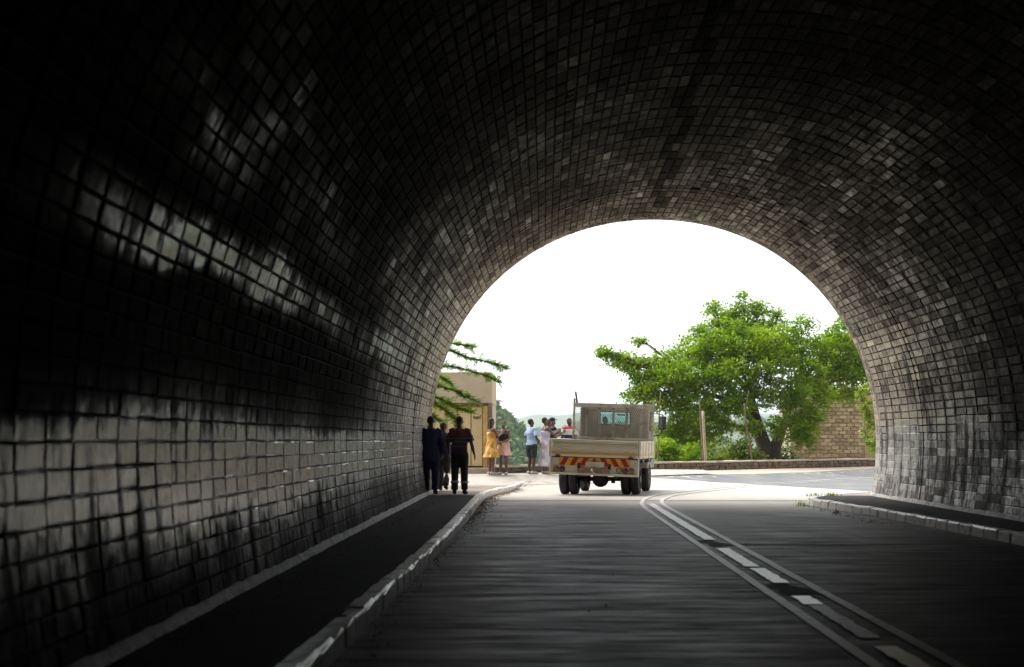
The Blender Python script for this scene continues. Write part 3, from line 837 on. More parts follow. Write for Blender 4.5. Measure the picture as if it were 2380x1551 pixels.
sb(fr, xd0 - 0.8, xd0 - 0.72, SY - 0.035, SY + 0.2, zd0 - 0.05, zd1 + 0.008, bev=0.008)
fr.build('door_frame', M['rust'], st)
edges = [xd0 - 0.71, sx(447), sx(457.5), sx(471), xd1 - 0.105]
for a, b in zip(edges[:-1], edges[1:]):
    d = MB(); sb(d, a + 0.012, b - 0.012, SY + 0.02 + rnd.uniform(0, .012), SY + 0.08, zd0, zd1, bev=0.006)
    dl = d.build('door_leaf', M['door'], st)
    r_ = MB()
    for z in (zd0 + 0.06, (zd0 + zd1) / 2, zd1 - 0.06): sb(r_, a + 0.03, b - 0.03, SY + 0.012, SY + 0.022, z - 0.02, z + 0.02)
    r_.build('door_rail', M['door'], dl)
# pencilled scrawl on the right-hand leaf
scr = MB()
for pts in ([(474.2, 416.2), (474.6, 418.6), (475.3, 416.8), (475.9, 418.9)], [(476.6, 416.4), (476.4, 418.4), (477.2, 418.8), (477.6, 417.0), (476.9, 416.6)],
            [(478.2, 416.6), (478.7, 418.8), (479.3, 416.4), (479.9, 418.6), (480.5, 415.6), (480.9, 414.8)], [(473.6, 418.4), (473.9, 416.2)]):
    scr.tube([(sx(a) - so.x, 0.012, sz(b) - so.z) for a, b in pts], 0.010, 5)
scr.build('scrawl', M['ink'], st)

# ------------------------------------------------------------------ mud-brick house on the right
HYY = 61.5
hs = empty('brick_house', (sx(830, HYY), HYY, 0.2), 0, 'tan brick house wall behind the big tree with rendered end panel', 'house')
ho = hs.location; bx0, bx1 = sx(790, HYY), sx(864.5, HYY); hz0, hz1 = 0.15, sz(389, HYY)
def hb(mb, x0, x1, y0, y1, z0, z1, **k):
    return mb.box(((x0 + x1) / 2 - ho.x, (y0 + y1) / 2 - ho.y, (z0 + z1) / 2 - ho.z), (abs(x1 - x0), abs(y1 - y0), abs(z1 - z0)), **k)
m = MB(); hb(m, bx0 + 0.01, bx1 - 0.01, HYY + 0.03, HYY + 3.0, hz0, hz1 - 0.02); m.build('wall', M['brickm'], hs)
BW, BH = 0.30, 0.153
bms = []
for q in range(8):
    me = stone_mesh(BW - 0.03, BH - 0.028, 0.12, 'brick'); me.materials.append(M['brick%d' % (q % 4)]); bms.append(me)
row = 0; z = hz0 + BH / 2
while z < hz1:
    x = bx0 + (BW / 2 if row % 2 else 0.0)
    if row % 2: x -= BW / 2 - 0.15
    while x < bx1 - 0.1:
        w = min(BW, bx1 - x)
        o = link(bpy.data.objects.new('brick', rnd.choice(bms)), hs)
        o.location = (x + w / 2 - ho.x, HYY + 0.045 - ho.y + rnd.uniform(-.008, .008), z - ho.z + rnd.uniform(-.005, .005))
        o.scale = (w / BW, 1, 1); o.rotation_euler = (rnd.choice([0, math.pi]), rnd.uniform(-.015, .015), 0)
        x += w
    z += BH; row += 1
m = MB(); hb(m, bx1, bx1 + 3.0, HYY - 0.02, HYY + 3.0, hz0, sz(395, HYY)); hb(m, bx1 + 0.01, bx1 + 3.0, HYY - 0.06, HYY - 0.02, hz0, hz0 + 0.25); m.build('render_panel', M['render_tan'], hs)
m = MB(); hb(m, bx1 + 0.005, bx1 + 3.0, HYY - 0.05, HYY - 0.022, sz(419, HYY), sz(416.5, HYY)); m.build('band', M['lintel'], hs)
m = MB()
for k in range(24):
    xx = bx1 - 0.25 + 0.16 * k
    m.tube([(xx - ho.x, -0.4, sz(389.5, HYY) - ho.z), (xx - ho.x, 3.4, sz(379, HYY) - ho.z)], 0.055, 6)
m.build('roof', M['roof'], hs)

# ------------------------------------------------------------------ fence poles along the parapet
def pole(name, label, top, bot, Y, r0, r1, mat, kink=0.0, fork=False, group='poles along the stone wall'):
    a = P(bot[0], bot[1], Y); b = P(top[0], top[1], Y); gz = Gs(a.x, Y)
    a.z = gz - 0.1
    root = empty(name, (a.x, a.y, gz), 0, label, 'pole', group)
    pts = []
    for i in range(8):
        t = i / 7; p = a.lerp(b, t); p.x += kink * math.sin(t * math.pi * 2) ; pts.append(p - root.location)
    MB().tube(pts, [r0 + (r1 - r0) * i / 7 for i in range(8)], 8).build('shaft', mat, root, True)
    if fork:
        q = pts[-1]; MB().tube([pts[-2], q + Vector((0.12, 0, 0.2)), q + Vector((0.16, 0.02, 0.45))], [r1, r1 * .7, r1 * .4], 6).build('fork', mat, root, True)
    return root
pole('fence_pole', 'thin leaning pole just right of the truck mirror', (660.8, 392), (656.8, 466.5), 50.4, 0.026, 0.016, M['pole'], 0.02)
pole('fence_pole', 'dark pole standing against a paler post', (699.5, 400), (703.8, 466), 52.6, 0.036, 0.022, M['pole'], 0.01)
pole('fence_post', 'pale squared post beside the dark pole', (702.8, 411), (706.2, 466), 52.7, 0.05, 0.045, M['pole_pale'], 0.0)
pole('fence_pole', 'reddish pole with a forked top in front of the tree trunk', (744.3, 403), (752.6, 465.5), 54.6, 0.04, 0.02, M['pole'], 0.03, True)
pole('fence_pole', 'grey crooked pole in front of the brick wall', (799.5, 411), (798.8, 463.8), 57.4, 0.045, 0.026, M['pole_pale'], 0.05)

# ------------------------------------------------------------------ trees and bushes
def leaf_batch(C, n_per, spread, length, width, flat_=0.6, droop=0.0):
    """diamond leaves scattered about cluster centres C (n,3)"""
    n = len(C) * n_per
    c = np.repeat(C, n_per, 0) + nrs.normal(0, 1, (n, 3)) * np.array([spread, spread, spread * flat_])
    d = nrs.normal(0, 1, (n, 3)); d[:, 2] = d[:, 2] * 0.6 - droop; d /= np.linalg.norm(d, axis=1)[:, None]
    up = nrs.normal(0, 0.6, (n, 3)); up[:, 2] += 1.0
    sd = np.cross(d, up); sd /= np.linalg.norm(sd, axis=1)[:, None] + 1e-9
    nr = np.cross(sd, d)
    L = (length * nrs.uniform(0.6, 1.25, n))[:, None]; W = (width * nrs.uniform(0.7, 1.2, n))[:, None]
    q = np.empty((n, 4, 3))
    q[:, 0] = c - d * L * 0.5; q[:, 2] = c + d * L * 0.5
    q[:, 1] = c - sd * W * 0.5 + nr * W * 0.12 + d * L * 0.05; q[:, 3] = c + sd * W * 0.5 + nr * W * 0.12 + d * L * 0.05
    return q.reshape(-1, 3)

def clusters(lobes, per_area, shell_=0.55):
    out = []
    for (c, r) in lobes:
        n = max(6, int(per_area * (r[0] * r[2] * 3.1)))
        d = nrs.normal(0, 1, (n, 3)); d /= np.linalg.norm(d, axis=1)[:, None]
        rad = nrs.uniform(shell_ ** 3, 1.0, n) ** (1 / 3)
        rad *= 1 + 0.16 * nrs.normal(0, 1, n)
        out.append(np.array(c) + d * rad[:, None] * np.array(r))
    return np.concatenate(out)

def limb(mb, a, b, r0, r1, sag=0.12, n=7, wob=0.06):
    a, b = Vector(a), Vector(b); L = (b - a).length; pts = []
    off = Vector((rnd.uniform(-1, 1), rnd.uniform(-1, 1), rnd.uniform(0.2, 1))) * sag * L
    for i in range(n):
        t = i / (n - 1); p = a.lerp(b, t) + off * (4 * t * (1 - t)) * 0.5
        if 0 < i < n - 1: p += Vector((rnd.uniform(-1, 1), rnd.uniform(-1, 1), rnd.uniform(-1, 1))) * wob * L * 0.3
        pts.append(p)
    mb.tube(pts, [r0 + (r1 - r0) * i / (n - 1) for i in range(n)], 7)
    return pts

def tree(name, label, base, trunks, lobes, leafm, per_area, n_per, spread, ll, lw, twigs=1.0, group=None, cat='tree', shell_=0.5):
    """trunks: list of (points, r0, r1) in world space; lobes: (centre, radii)"""
    base = Vector(base); root = empty(name, base, 0, label, cat, group)
    mb = MB(); tips = []
    for pts, r0, r1 in trunks:
        pts = [Vector(p) - base for p in pts]; n = len(pts)
        mb.tube(pts, [r0 + (r1 - r0) * i / (n - 1) for i in range(n)], 10); tips += [(p, r0 + (r1 - r0) * i / (n - 1)) for i, p in enumerate(pts) if i >= n // 2]
    lob = [(np.array(c) - np.array(base), np.array(r)) for c, r in lobes]
    C = clusters(lob, per_area, shell_)
    for c, r in lob:
        v = Vector(c); tp = min(tips, key=lambda q: (q[0] - v).length)
        pts = limb(mb, tp[0], v, max(0.02, tp[1] * 0.6), 0.025, 0.1)
        for k in range(int(7 * twigs)):
            d = Vector(nrs.normal(0, 1, 3)).normalized(); e = v + Vector((d.x * r[0], d.y * r[1], d.z * r[2])) * 0.95
            limb(mb, rnd.choice(pts[3:]), e, 0.018, 0.006, 0.1, 5)
    mb.build('trunk', M['bark'], root, True)
    quads_mesh('crown', leaf_batch(C, n_per, spread, ll, lw), leafm, root)
    return root

def LB(px, py, Y, rx, rz, ry=None):
    """a crown lobe at pixel (px,py), depth Y, radii in pixels"""
    k = Y / F; return (P(px, py, Y), (rx * k, (ry or (rx + rz) / 2) * k, rz * k))
TY = 58.5
tb = P(767, 458, TY); tb.z = 0.2
trunks = [([tb + Vector((0, 0, -0.2)), P(764, 445, TY), P(757, 425, TY), P(752, 405, TY), P(748, 385, TY)], 0.34, 0.13),
          ([tb + Vector((0.25, 0.1, -0.2)), P(775, 447, TY), P(781, 432, TY), P(786, 415, TY), P(797, 392, TY)], 0.28, 0.10),
          ([P(757, 425, TY), P(742, 408, TY - .5), P(722, 398, TY - 1), P(700, 392, TY - 1.4)], 0.17, 0.06),
          ([P(750, 395, TY), P(735, 375, TY - .6), P(720, 360, TY - 1)], 0.13, 0.05),
          ([P(757, 436, TY), P(735, 425, TY - .5), P(710, 420, TY - 1.0)], 0.11, 0.04),
          ([P(781, 430, TY), P(800, 412, TY - .5), P(812, 405, TY - .8)], 0.10, 0.04)]
lobes = [LB(722, 330, TY, 24, 22), LB(748, 318, TY, 22, 18), LB(700, 348, TY - .6, 24, 20), LB(745, 345, TY - 1, 30, 24), LB(775, 335, TY, 22, 20),
         LB(672, 362, TY - .8, 22, 17), LB(645, 372, TY - 1, 20, 17), LB(628, 358, TY - 1, 14, 9), LB(610, 357, TY - 1, 12, 7), LB(660, 392, TY - 1.4, 24, 20), LB(640, 398, TY - 1, 16, 14),
         LB(700, 378, TY - 1.8, 30, 20), LB(735, 372, TY - 2, 30, 20), LB(770, 368, TY - 1.6, 28, 22), LB(795, 350, TY, 20, 18), LB(688, 405, TY - 1.2, 28, 16), LB(722, 400, TY - 2, 26, 16),
         LB(808, 375, TY - .6, 20, 16), LB(790, 395, TY - 1.5, 22, 16), LB(818, 395, TY - 1, 16, 12), LB(758, 398, TY - 1.8, 24, 14), LB(715, 306, TY, 7, 7), LB(741, 300, TY, 8, 6), LB(757, 308, TY, 6, 8),
         LB(668, 428, TY - .6, 18, 14), LB(690, 435, TY - .6, 22, 15), LB(715, 428, TY - 1, 20, 12), LB(752, 428, TY - 1.0, 12, 9), LB(660, 447, TY, 14, 10), LB(790, 428, TY - 1, 20, 18), LB(806, 420, TY - 1.2, 16, 20), LB(803, 440, TY - 1.2, 12, 10),
         LB(620, 362, TY - 1, 12, 8), LB(655, 385, TY - 1.5, 18, 14), LB(676, 440, TY + .4, 18, 15), LB(700, 445, TY + .4, 18, 12), LB(700, 415, TY - 1.6, 24, 14), LB(735, 408, TY - 2.2, 14, 9), LB(815, 352, TY + .5, 22, 18), LB(832, 368, TY + .8, 20, 16), LB(850, 352, TY + 1, 22, 18), LB(858, 375, TY + 1, 18, 16), LB(838, 338, TY + 1, 16, 12), LB(848, 392, TY + .9, 16, 9), LB(828, 392, TY + .6, 18, 12), LB(770, 345, TY - 1.5, 26, 20), LB(715, 350, TY - 1.6, 26, 20), LB(685, 375, TY - 1.8, 24, 18), LB(780, 312, TY, 6, 6), LB(800, 325, TY + .5, 10, 9), LB(640, 340, TY - 1, 4, 3.5), LB(603, 350, TY - 1, 3, 3)]
tree('broad_tree', 'large spreading green tree behind the stone wall, right of the truck', tb, trunks, lobes, M['leaf_main'], 29, 34, 0.15, 0.165, 0.08)
RY = 69.0
rb = P(850, 460, RY); rb.z = 0.1
tree('rear_tree', 'green tree rising over the brick house at the tunnel edge', rb,
     [([rb, P(848, 430, RY), P(842, 400, RY), P(838, 375, RY)], 0.2, 0.08), ([P(846, 415, RY), P(860, 385, RY), P(866, 355, RY)], 0.12, 0.05)],
     [LB(835, 352, RY, 22, 18), LB(858, 340, RY, 20, 18), LB(848, 322, RY, 12, 9), LB(870, 365, RY, 20, 20), LB(845, 372, RY, 22, 16), LB(822, 375, RY, 16, 14), LB(868, 390, RY, 14, 12), LB(880, 340, RY, 18, 20), LB(838, 392, RY, 14, 8), LB(856, 318, RY, 6, 6)],
     M['leaf_back'], 22, 28, 0.17, 0.21, 0.095)
# feathery acacia whose branches reach in from the left
AY = 39.4
ar_ = empty('acacia_tree', (-6.2, AY + 0.6, 0.1), 0, 'feathery acacia branches hanging in front of the store from the left', 'tree')
ab = MB(); tw = []
at_ = Vector(ar_.location)
trunk_pts = [Vector((-6.2, AY + .6, -.1)), Vector((-6.0, AY + .5, 1.4)), Vector((-5.6, AY + .3, 2.8)), Vector((-5.3, AY + .2, 4.0))]
ab.tube([p - at_ for p in trunk_pts], [0.19, 0.16, 0.13, 0.08], 9)
def abranch(pxs, Y, r0, start):
    pts = [start] + [P(a, b, Y + c) for a, b, c in pxs]
    n = len(pts); ab.tube([p - at_ for p in pts], [r0 + (0.006 - r0) * i / (n - 1) for i in range(n)], 6)
    for i in range(n - 1):
        a, b = pts[i], pts[i + 1]
        if b.x < -4.6: continue
        for t in np.arange(0, 1, 0.06):
            p = a.lerp(b, t)
            for k in range(3):
                d = (b - a).normalized(); e = Vector((rnd.uniform(-.6, .9), rnd.uniform(-1, 1), rnd.uniform(-.35, .5))).normalized()
                L = rnd.uniform(0.06, 0.28); q = p + (d * 0.45 + e).normalized() * L
                tw.append((p, q))
abranch([(432, 352, .2), (450, 350, .1), (466, 357, 0), (484, 361, -.1), (497, 364, -.2), (506, 369, -.2)], AY, 0.05, trunk_pts[2])
abranch([(430, 345, .4), (448, 343, .4), (462, 345, .3), (474, 347, .3)], AY, 0.045, trunk_pts[3])
abranch([(432, 366, .0), (450, 366, -.2), (468, 370, -.3), (486, 376, -.4), (501, 383, -.4)], AY, 0.04, trunk_pts[2])
abranch([(425, 385, -.2), (440, 386, -.3), (454, 390, -.4), (464, 396, -.4), (479, 402, -.5)], AY, 0.04, trunk_pts[1])
abranch([(424, 395, -.4), (438, 398, -.5), (450, 404, -.6), (460, 409, -.6), (472, 412, -.6)], AY, 0.04, trunk_pts[1])
abranch([(424, 400, -.1), (436, 404, -.2), (447, 412, -.3), (455, 420, -.3), (459, 428, -.3)], AY, 0.03, trunk_pts[1])
abranch([(424, 412, .1), (433, 417, .1), (441, 422, .1)], AY, 0.025, trunk_pts[1])
abranch([(426, 372, .5), (440, 376, .5), (452, 384, .5)], AY, 0.03, trunk_pts[2])
q = []
for a, b in tw:
    ab.tube([a - at_, b - at_], [0.004, 0.002], 3, caps=False)
    d = (b - a).normalized(); sd = d.cross(Vector((rnd.uniform(-.4, .4), rnd.uniform(-.4, .4), 1))).normalized()
    L = (b - a).length; n = max(3, int(L / 0.035))
    for i in range(n):
        p = a.lerp(b, (i + .7) / n) - at_
        for sg in (-1, 1):
            t = (sd * sg + d * 0.55 + Vector((0, 0, rnd.uniform(-.35, .1)))).normalized(); w = d * 0.017; l = rnd.uniform(0.04, 0.075)
            q += [p, p + t * l * .5 - w, p + t * l, p + t * l * .5 + w]
ab.build('trunk', M['bark'], ar_, True)
quads_mesh('crown', np.array([tuple(p) for p in q]), M['leaf_acacia'], ar_)

def bush(name, label, px, py, Y, rx, rz, mat, n=1.0, ll=0.12, lw=0.05, group='bushes behind the stone wall', spread=0.12):
    b = P(px, py, Y); b.z = Gs(b.x, Y); root = empty(name, b, 0, label, 'bush', group)
    k = Y / F; mb = MB(); c = np.array([0, 0, rz * k * 0.9])
    C = clusters([(c, np.array([rx * k, rx * k * .7, rz * k])), (c + np.array([rx * k * .5, 0, -rz * k * .3]), np.array([rx, rx, rz]) * k * .6), (c + np.array([-rx * k * .5, 0, -rz * k * .25]), np.array([rx, rx, rz]) * k * .65)], 26 * n, 0.3)
    for i in range(12):
        e = Vector(C[rnd.randrange(len(C))]); limb(mb, (rnd.uniform(-.1, .1), 0, -.1), e, 0.02, 0.006, 0.15, 5)
    mb.build('stems', M['bark'], root, True)
    quads_mesh('foliage', leaf_batch(C, 18, spread, ll, lw), mat, root)
    return root
bush('bush', 'bright yellow-green bush beside the reddish forked pole', 742, 457, 55.7, 20, 15, M['leaf_yellow'], 2.4, 0.17, 0.08)
bush('bush', 'small yellow-green bush left of the tree trunk', 716, 457, 54.4, 12, 13, M['leaf_yellow'], 1.6, 0.16, 0.07)
bush('bush', 'dark green bush between the tree trunk and brick house', 781, 456, 60.0, 13, 12, M['leaf_dark'], 2.0, 0.15, 0.07)
bush('bush', 'green bush behind the stone wall next to the truck', 668, 458, 53.5, 14, 17, M['leaf_main'], 2.0, 0.16, 0.07)
bush('bush', 'low green bush under the left side of the tree', 692, 458, 55.0, 15, 14, M['leaf_main'], 2.0, 0.16, 0.07)
# climber with broad leaves at the right-hand edge of the mouth
VYY = 49.0
vb = P(878, 470, VYY); vb.z = Gs(vb.x, VYY)
vine = empty('climbing_vine', vb, 0, 'broad-leaved yellow-green climber hanging at the right edge of the tunnel mouth', 'vine')
vm = MB(); C = []
support = [P(884, 470, VYY), P(883, 430, VYY), P(880, 400, VYY), P(876, 382, VYY)]
vm.tube([p - vb for p in support], [0.07, 0.06, 0.05, 0.03], 8)
for pts in ([(880, 392), (868, 388), (860, 392), (863, 402), (868, 412), (871, 420)], [(882, 405), (872, 400), (866, 408), (868, 418), (872, 428)],
            [(882, 425), (872, 424), (865, 432), (868, 440), (873, 448)], [(882, 440), (874, 442), (872, 452)], [(880, 386), (872, 384), (866, 387)]):
    pp = [P(a, b, VYY + rnd.uniform(-.3, .3)) for a, b in pts]
    vm.tube([p - vb for p in pp], 0.012, 5)
    for a, b in zip(pp[:-1], pp[1:]):
        for t in np.linspace(0, 1, 9): C.append(tuple(a.lerp(b, t) - vb))
vm.build('stems', M['bark'], vine, True)
quads_mesh('foliage', leaf_batch(np.array(C), 4, 0.08, 0.15, 0.13, 0.9, 0.6), M['leaf_vine'], vine)

# ------------------------------------------------------------------ woods on the far hillsides
CV = []
for k in range(5):
    n = 240; d = nrs.normal(0, 1, (n, 3)); d /= np.linalg.norm(d, axis=1)[:, None]; d[:, 2] = np.abs(d[:, 2]) * 1.0 - 0.25
    c = d * (nrs.uniform(.6, 1.08, n)[:, None]) * np.array([1, 1, 0.8]); CV.append(leaf_batch(c, 1, 0.05, 0.42, 0.26))
woods = []
def scatter(n, xr_, yr_, size):
    xs = nrs.uniform(*xr_, n); ys = nrs.uniform(*yr_, n); zs = G(xs, ys)
    for x, y, z in zip(xs, ys, zs):
        px = VX + F * x / y
        if px < 480 or px > 900: continue
        s = size * rnd.uniform(.6, 1.4); a = rnd.uniform(0, 6.28); ca, sa = math.cos(a), math.sin(a)
        v = CV[rnd.randrange(5)] * s; w = v.copy(); w[:, 0] = v[:, 0] * ca - v[:, 1] * sa; w[:, 1] = v[:, 0] * sa + v[:, 1] * ca
        woods.append(w + np.array([x, y, z + s * 0.35]))
scatter(1700, (-16, 60), (150, 300), 2.5)
scatter(700, (-60, 130), (330, 560), 3.0)
scatter(500, (-100, 260), (560, 1100), 4.0)
w_ob = quads_mesh('far_wood', np.concatenate(woods), M['leaf_far'])
tag(w_ob, 'distant wooded hillside seen beyond the stone wall', 'woodland', kind='stuff')

# ------------------------------------------------------------------ grit in the gutter and bits of litter
pv_ = []
def grit(n, fx, fy, spread, size):
    for _ in range(n):
        t = rnd.random(); x, y = fx(t), fy(t); x += abs(rnd.gauss(0, spread)); s = size * rnd.uniform(.4, 1.6)
        c = np.array([x, y, (Gs(x, y) if y > YE else (0.125 if x < XL - 0.16 else -0.008)) + 0.012 + s * .2]); r3 = nrs.normal(0, 1, (3, 3)); r3 /= np.linalg.norm(r3, axis=1)[:, None]
        a, b, e = (r3[k] * s for k in range(3)); top = c + np.array([0, 0, s * .7])
        tri = [c + a * [1, 1, .3], c + b * [1, 1, .3], c + e * [1, 1, .3]]
        for u, v in ((0, 1), (1, 2), (2, 0)): pv_.extend([tri[u], tri[v], top])
kx = lambda y: float(np.interp(y, [p[1] for p in kl], [p[0] for p in kl]))
grit(2600, lambda t: kx(22 + 19.5 * t ** .7) + 0.02, lambda t: 22 + 19.5 * t ** .7, 0.13, 0.014)
grit(900, lambda t: -2.35 + 0.25 * rnd.random(), lambda t: 7 + 26 * t, 0.12, 0.010)
grit(500, lambda t: -2.2 + 0.8 * rnd.random(), lambda t: 7 + 26 * t, 0.05, 0.008)
grit(700, lambda t: XL + 0.02, lambda t: 7 + 16 * t, 0.1, 0.010)
grit(300, lambda t: 5.0 + 0.3 * rnd.random(), lambda t: 24 + 7 * t, 0.1, 0.014)
tag(quads_mesh('gutter_grit', np.array(pv_), M['gravel'], None, 3), 'brown grit lying along the kerbs', 'grit', kind='stuff')
def scrap(label, x, y, z, s, grp='paper scraps on the ground'):
    mb = MB(); n = 3
    for i in range(n + 1):
        for j in range(n + 1): mb.v.append((s * (i / n - .5) + rnd.uniform(-.1, .1) * s, s * .8 * (j / n - .5) + rnd.uniform(-.1, .1) * s, abs(rnd.gauss(0, .22)) * s + 0.004))
    for i in range(n):
        for j in range(n): mb.f.append((i * (n + 1) + j, (i + 1) * (n + 1) + j, (i + 1) * (n + 1) + j + 1, i * (n + 1) + j + 1))
    o = mb.build('paper_scrap', M['litter']); o.location = (x, y, z); return tag(o, label, 'litter', grp)
p = GP(840, 463); scrap('crumpled white scrap at the foot of the stone wall near the brick house', p.x, p.y, p.z + 0.03, 0.2)
scrap('pale scrap in the gutter at the right kerb', 5.1, 27.2, 0.005, 0.16)
for k, (px, py, lab) in enumerate([(612, 576, 'white speck in the middle of the left lane'), (589, 613, 'white speck on the near part of the left lane'), (607, 607, 'small pale speck ahead of the nearest speck in the left lane'), (436, 562, 'pale speck beside the left kerb')]):
    Y = F * CZ / (py - VY); scrap(lab, (px - VX) * Y / F, Y, 0.004, 0.035)
# tufts of grass at the rounded kerb end
gq = []
for (x0, y0, n, hgt) in ((5.14, 30.7, 40, .10), (5.65, 32.5, 50, .07), (6.05, 32.9, 50, .06)):
    for _ in range(n):
        a = np.array([x0 + rnd.gauss(0, .09), y0 + rnd.gauss(0, .12), 0.13 if x0 > 5.4 else 0.0]); h = hgt * rnd.uniform(.5, 1.3); t = rnd.uniform(0, 6.28)
        d = np.array([math.cos(t), math.sin(t), 0]); b = a + d * h * .4 + [0, 0, h]; w = np.array([-d[1], d[0], 0]) * .008
        gq += [a - w, a + w, b + w * .3, b - w * .3]
tag(quads_mesh('grass_tuft', np.array(gq), M['leaf_yellow']), 'small grass tufts at the rounded end of the right kerb', 'grass', kind='stuff')
# ------------------------------------------------------------------ flat-bed truck
M['cream'] = mat_noise('cream_truck_paint', (0.62, 0.58, 0.46), (0.54, 0.50, 0.385), 3, 0.5, 0.12, 0.004, 9, 'Object', stain=(0.24, 0.19, 0.13), stain_scale=3.5, stain_at=(0.58, 0.78), stretch=(1, 1, 2.5))
M['cab_paint'] = mat_noise('cab_paint', (0.26, 0.235, 0.18), (0.20, 0.175, 0.13), 2.5, 0.45, 0.05, 0.003, 8, 'Object', stain=(0.2, 0.17, 0.12), stain_scale=2.5, stain_at=(0.55, 0.8))
M['steel'] = mat_noise('dull_steel', (0.46, 0.44, 0.37), (0.32, 0.30, 0.25), 5, 0.55, 0.2, 0.004, 20, 'Object', stain=(0.2, 0.12, 0.06), stain_scale=5)
M['yel'] = mat_noise('yellow_tape', (0.72, 0.36, 0.03), (0.62, 0.30, 0.03), 4, 0.4, 0, space='Object')
M['redt'] = mat_noise('red_tape', (0.36, 0.02, 0.02), (0.28, 0.015, 0.02), 4, 0.4, 0, space='Object')
M['plate'] = mat_noise('blank_plate', (0.62, 0.58, 0.48), (0.56, 0.52, 0.42), 3, 0.5, 0, space='Object')
M['rusty'] = mat_noise('rusty_bar', (0.17, 0.10, 0.06), (0.26, 0.19, 0.13), 8, 0.8, 0.5, 0.008, 25, 'Object')
M['black'] = mat_noise('black_rubber', (0.012, 0.012, 0.013), (0.022, 0.021, 0.02), 8, 0.8, 0.2, 0.004, 40, 'Object')
M['rim'] = mat_noise('dusty_rim', (0.20, 0.17, 0.13), (0.12, 0.10, 0.08), 6, 0.7, 0.2, 0.004, 30, 'Object')
M['chassis'] = mat_noise('oily_chassis', (0.014, 0.013, 0.012), (0.03, 0.026, 0.022), 6, 0.8, 0.3, 0.01, 20, 'Object')
def mat_glass(name, tint, rough=0.02):
    m, nt, b = new_mat(name)
    gl = nt.nodes.new('ShaderNodeBsdfGlossy'); gl.inputs['Roughness'].default_value = rough; gl.inputs['Color'].default_value = (1, 1, 1, 1)
    tr = nt.nodes.new('ShaderNodeBsdfTransparent'); tr.inputs['Color'].default_value = (*tint, 1)
    fr = nt.nodes.new('ShaderNodeFresnel'); fr.inputs['IOR'].default_value = 1.45
    mx = nt.nodes.new('ShaderNodeMixShader'); nt.links.new(fr.outputs[0], mx.inputs[0]); nt.links.new(tr.outputs[0], mx.inputs[1]); nt.links.new(gl.outputs[0], mx.inputs[2])
    nt.links.new(mx.outputs[0], nt.nodes['Material Output'].inputs['Surface']); return m
M['glass'] = mat_glass('tinted_glass', (0.74, 0.90, 0.89))
M['mirror'] = mat_noise('mirror_glass', (0.4, 0.42, 0.42), (0.36, 0.38, 0.38), 3, 0.15, 0, space='Object', metal=0.9)
def mat_lens(name, c):
    m, nt, b = new_mat(name)
    v = coords(nt, 'Object'); nt.links.new(mixc(nt, noise(nt, v, 30), c, tuple(x * .6 for x in c)), b.inputs['Base Color']); b.inputs['Roughness'].default_value = 0.25
    return m
M['lens_amber'] = mat_lens('amber_lens', (0.32, 0.12, 0.04)); M['lens_red'] = mat_lens('red_lens', (0.16, 0.02, 0.03)); M['lens_clear'] = mat_lens('clear_lens', (0.34, 0.27, 0.2))

TH = R(10.7)
trk = empty('flatbed_truck', (1.149, 36.105, 0.012), -TH, 'cream flatbed truck driving out of the tunnel with striped tail board', 'truck')
RB = Matrix.Translation((0, 0, .9)) @ Matrix.Rotation(0.034, 4, 'Y') @ Matrix.Translation((0, 0, -.9))
def tp(name, mb, mat, parent=None, smooth=False):
    return mb.build(name, mat, parent or trk, smooth)
HWD = 1.05
# tail board with pressed ribs
m = MB(); m.box((0, 0, 1.095), (2 * HWD - 0.06, 0.035, 0.40), RB, 0.008)
m.box((0, -0.022, 1.275), (2 * HWD - 0.05, 0.03, 0.05), RB, 0.008); m.box((0, -0.02, 0.925), (2 * HWD - 0.06, 0.03, 0.05), RB, 0.008)
m.box((0, -0.022, 1.19), (2 * HWD - 0.16, 0.014, 0.012), RB); m.box((0, -0.022, 1.02), (2 * HWD - 0.16, 0.014, 0.014), RB)
tg = tp('tail_board', m, M['cream'])
m = MB(); m.box((0, -0.0215, 0.985), (2 * HWD - 0.07, 0.006, 0.042), RB); tp('yellow_stripe', m, M['yel'], tg)
for sg in (-1, 1):
    m = MB(); m.box((sg * 0.985, -0.035, 1.20), (0.03, 0.03, 0.15), RB, 0.006); m.tube([(sg * 0.985, -0.05, 1.26), (sg * 0.965, -0.07, 1.2), (sg * 0.99, -0.055, 1.12)], 0.011, 6, RB); tp('latch', m, M['steel'], tg, False)
    m = MB(); m.disc((sg * 0.86, -0.04, 0.895), 0.028, 0.12, 'X', 10, RB); m.box((sg * .86, -.03, .91), (.05, .03, .07), RB); tp('hinge', m, M['chassis'], tg)
# side boards
for sg in (-1, 1):
    m = MB(); m.box((sg * HWD, 1.425, 1.095), (0.032, 2.80, 0.40), RB, 0.006)
    m.box((sg * (HWD + .012), 1.425, 1.28), (0.03, 2.80, 0.04), RB, 0.005); m.box((sg * (HWD + .012), 1.425, 0.92), (0.03, 2.80, 0.05), RB, 0.005)
    for y in (0.02, 0.55, 1.1, 1.65, 2.2, 2.8): m.box((sg * (HWD + .014), y, 1.10), (0.034, 0.06 if 0 < y < 2.8 else 0.08, 0.40), RB, 0.006)
    sbd = tp('side_board', m, M['cream'])
    m = MB(); m.box((sg * (HWD + 0.018), 1.425, 0.985), (0.006, 2.78, 0.042), RB); tp('yellow_stripe', m, M['yel'], sbd)
    for y in (0.55, 1.65): 
        m = MB(); m.box((sg * (HWD + .03), y, 0.86), (0.03, 0.07, 0.13), RB, 0.004); tp('hinge', m, M['steel'], sbd)
m = MB(); m.box((0, 1.43, 0.88), (2 * HWD - 0.04, 2.84, 0.04), RB)
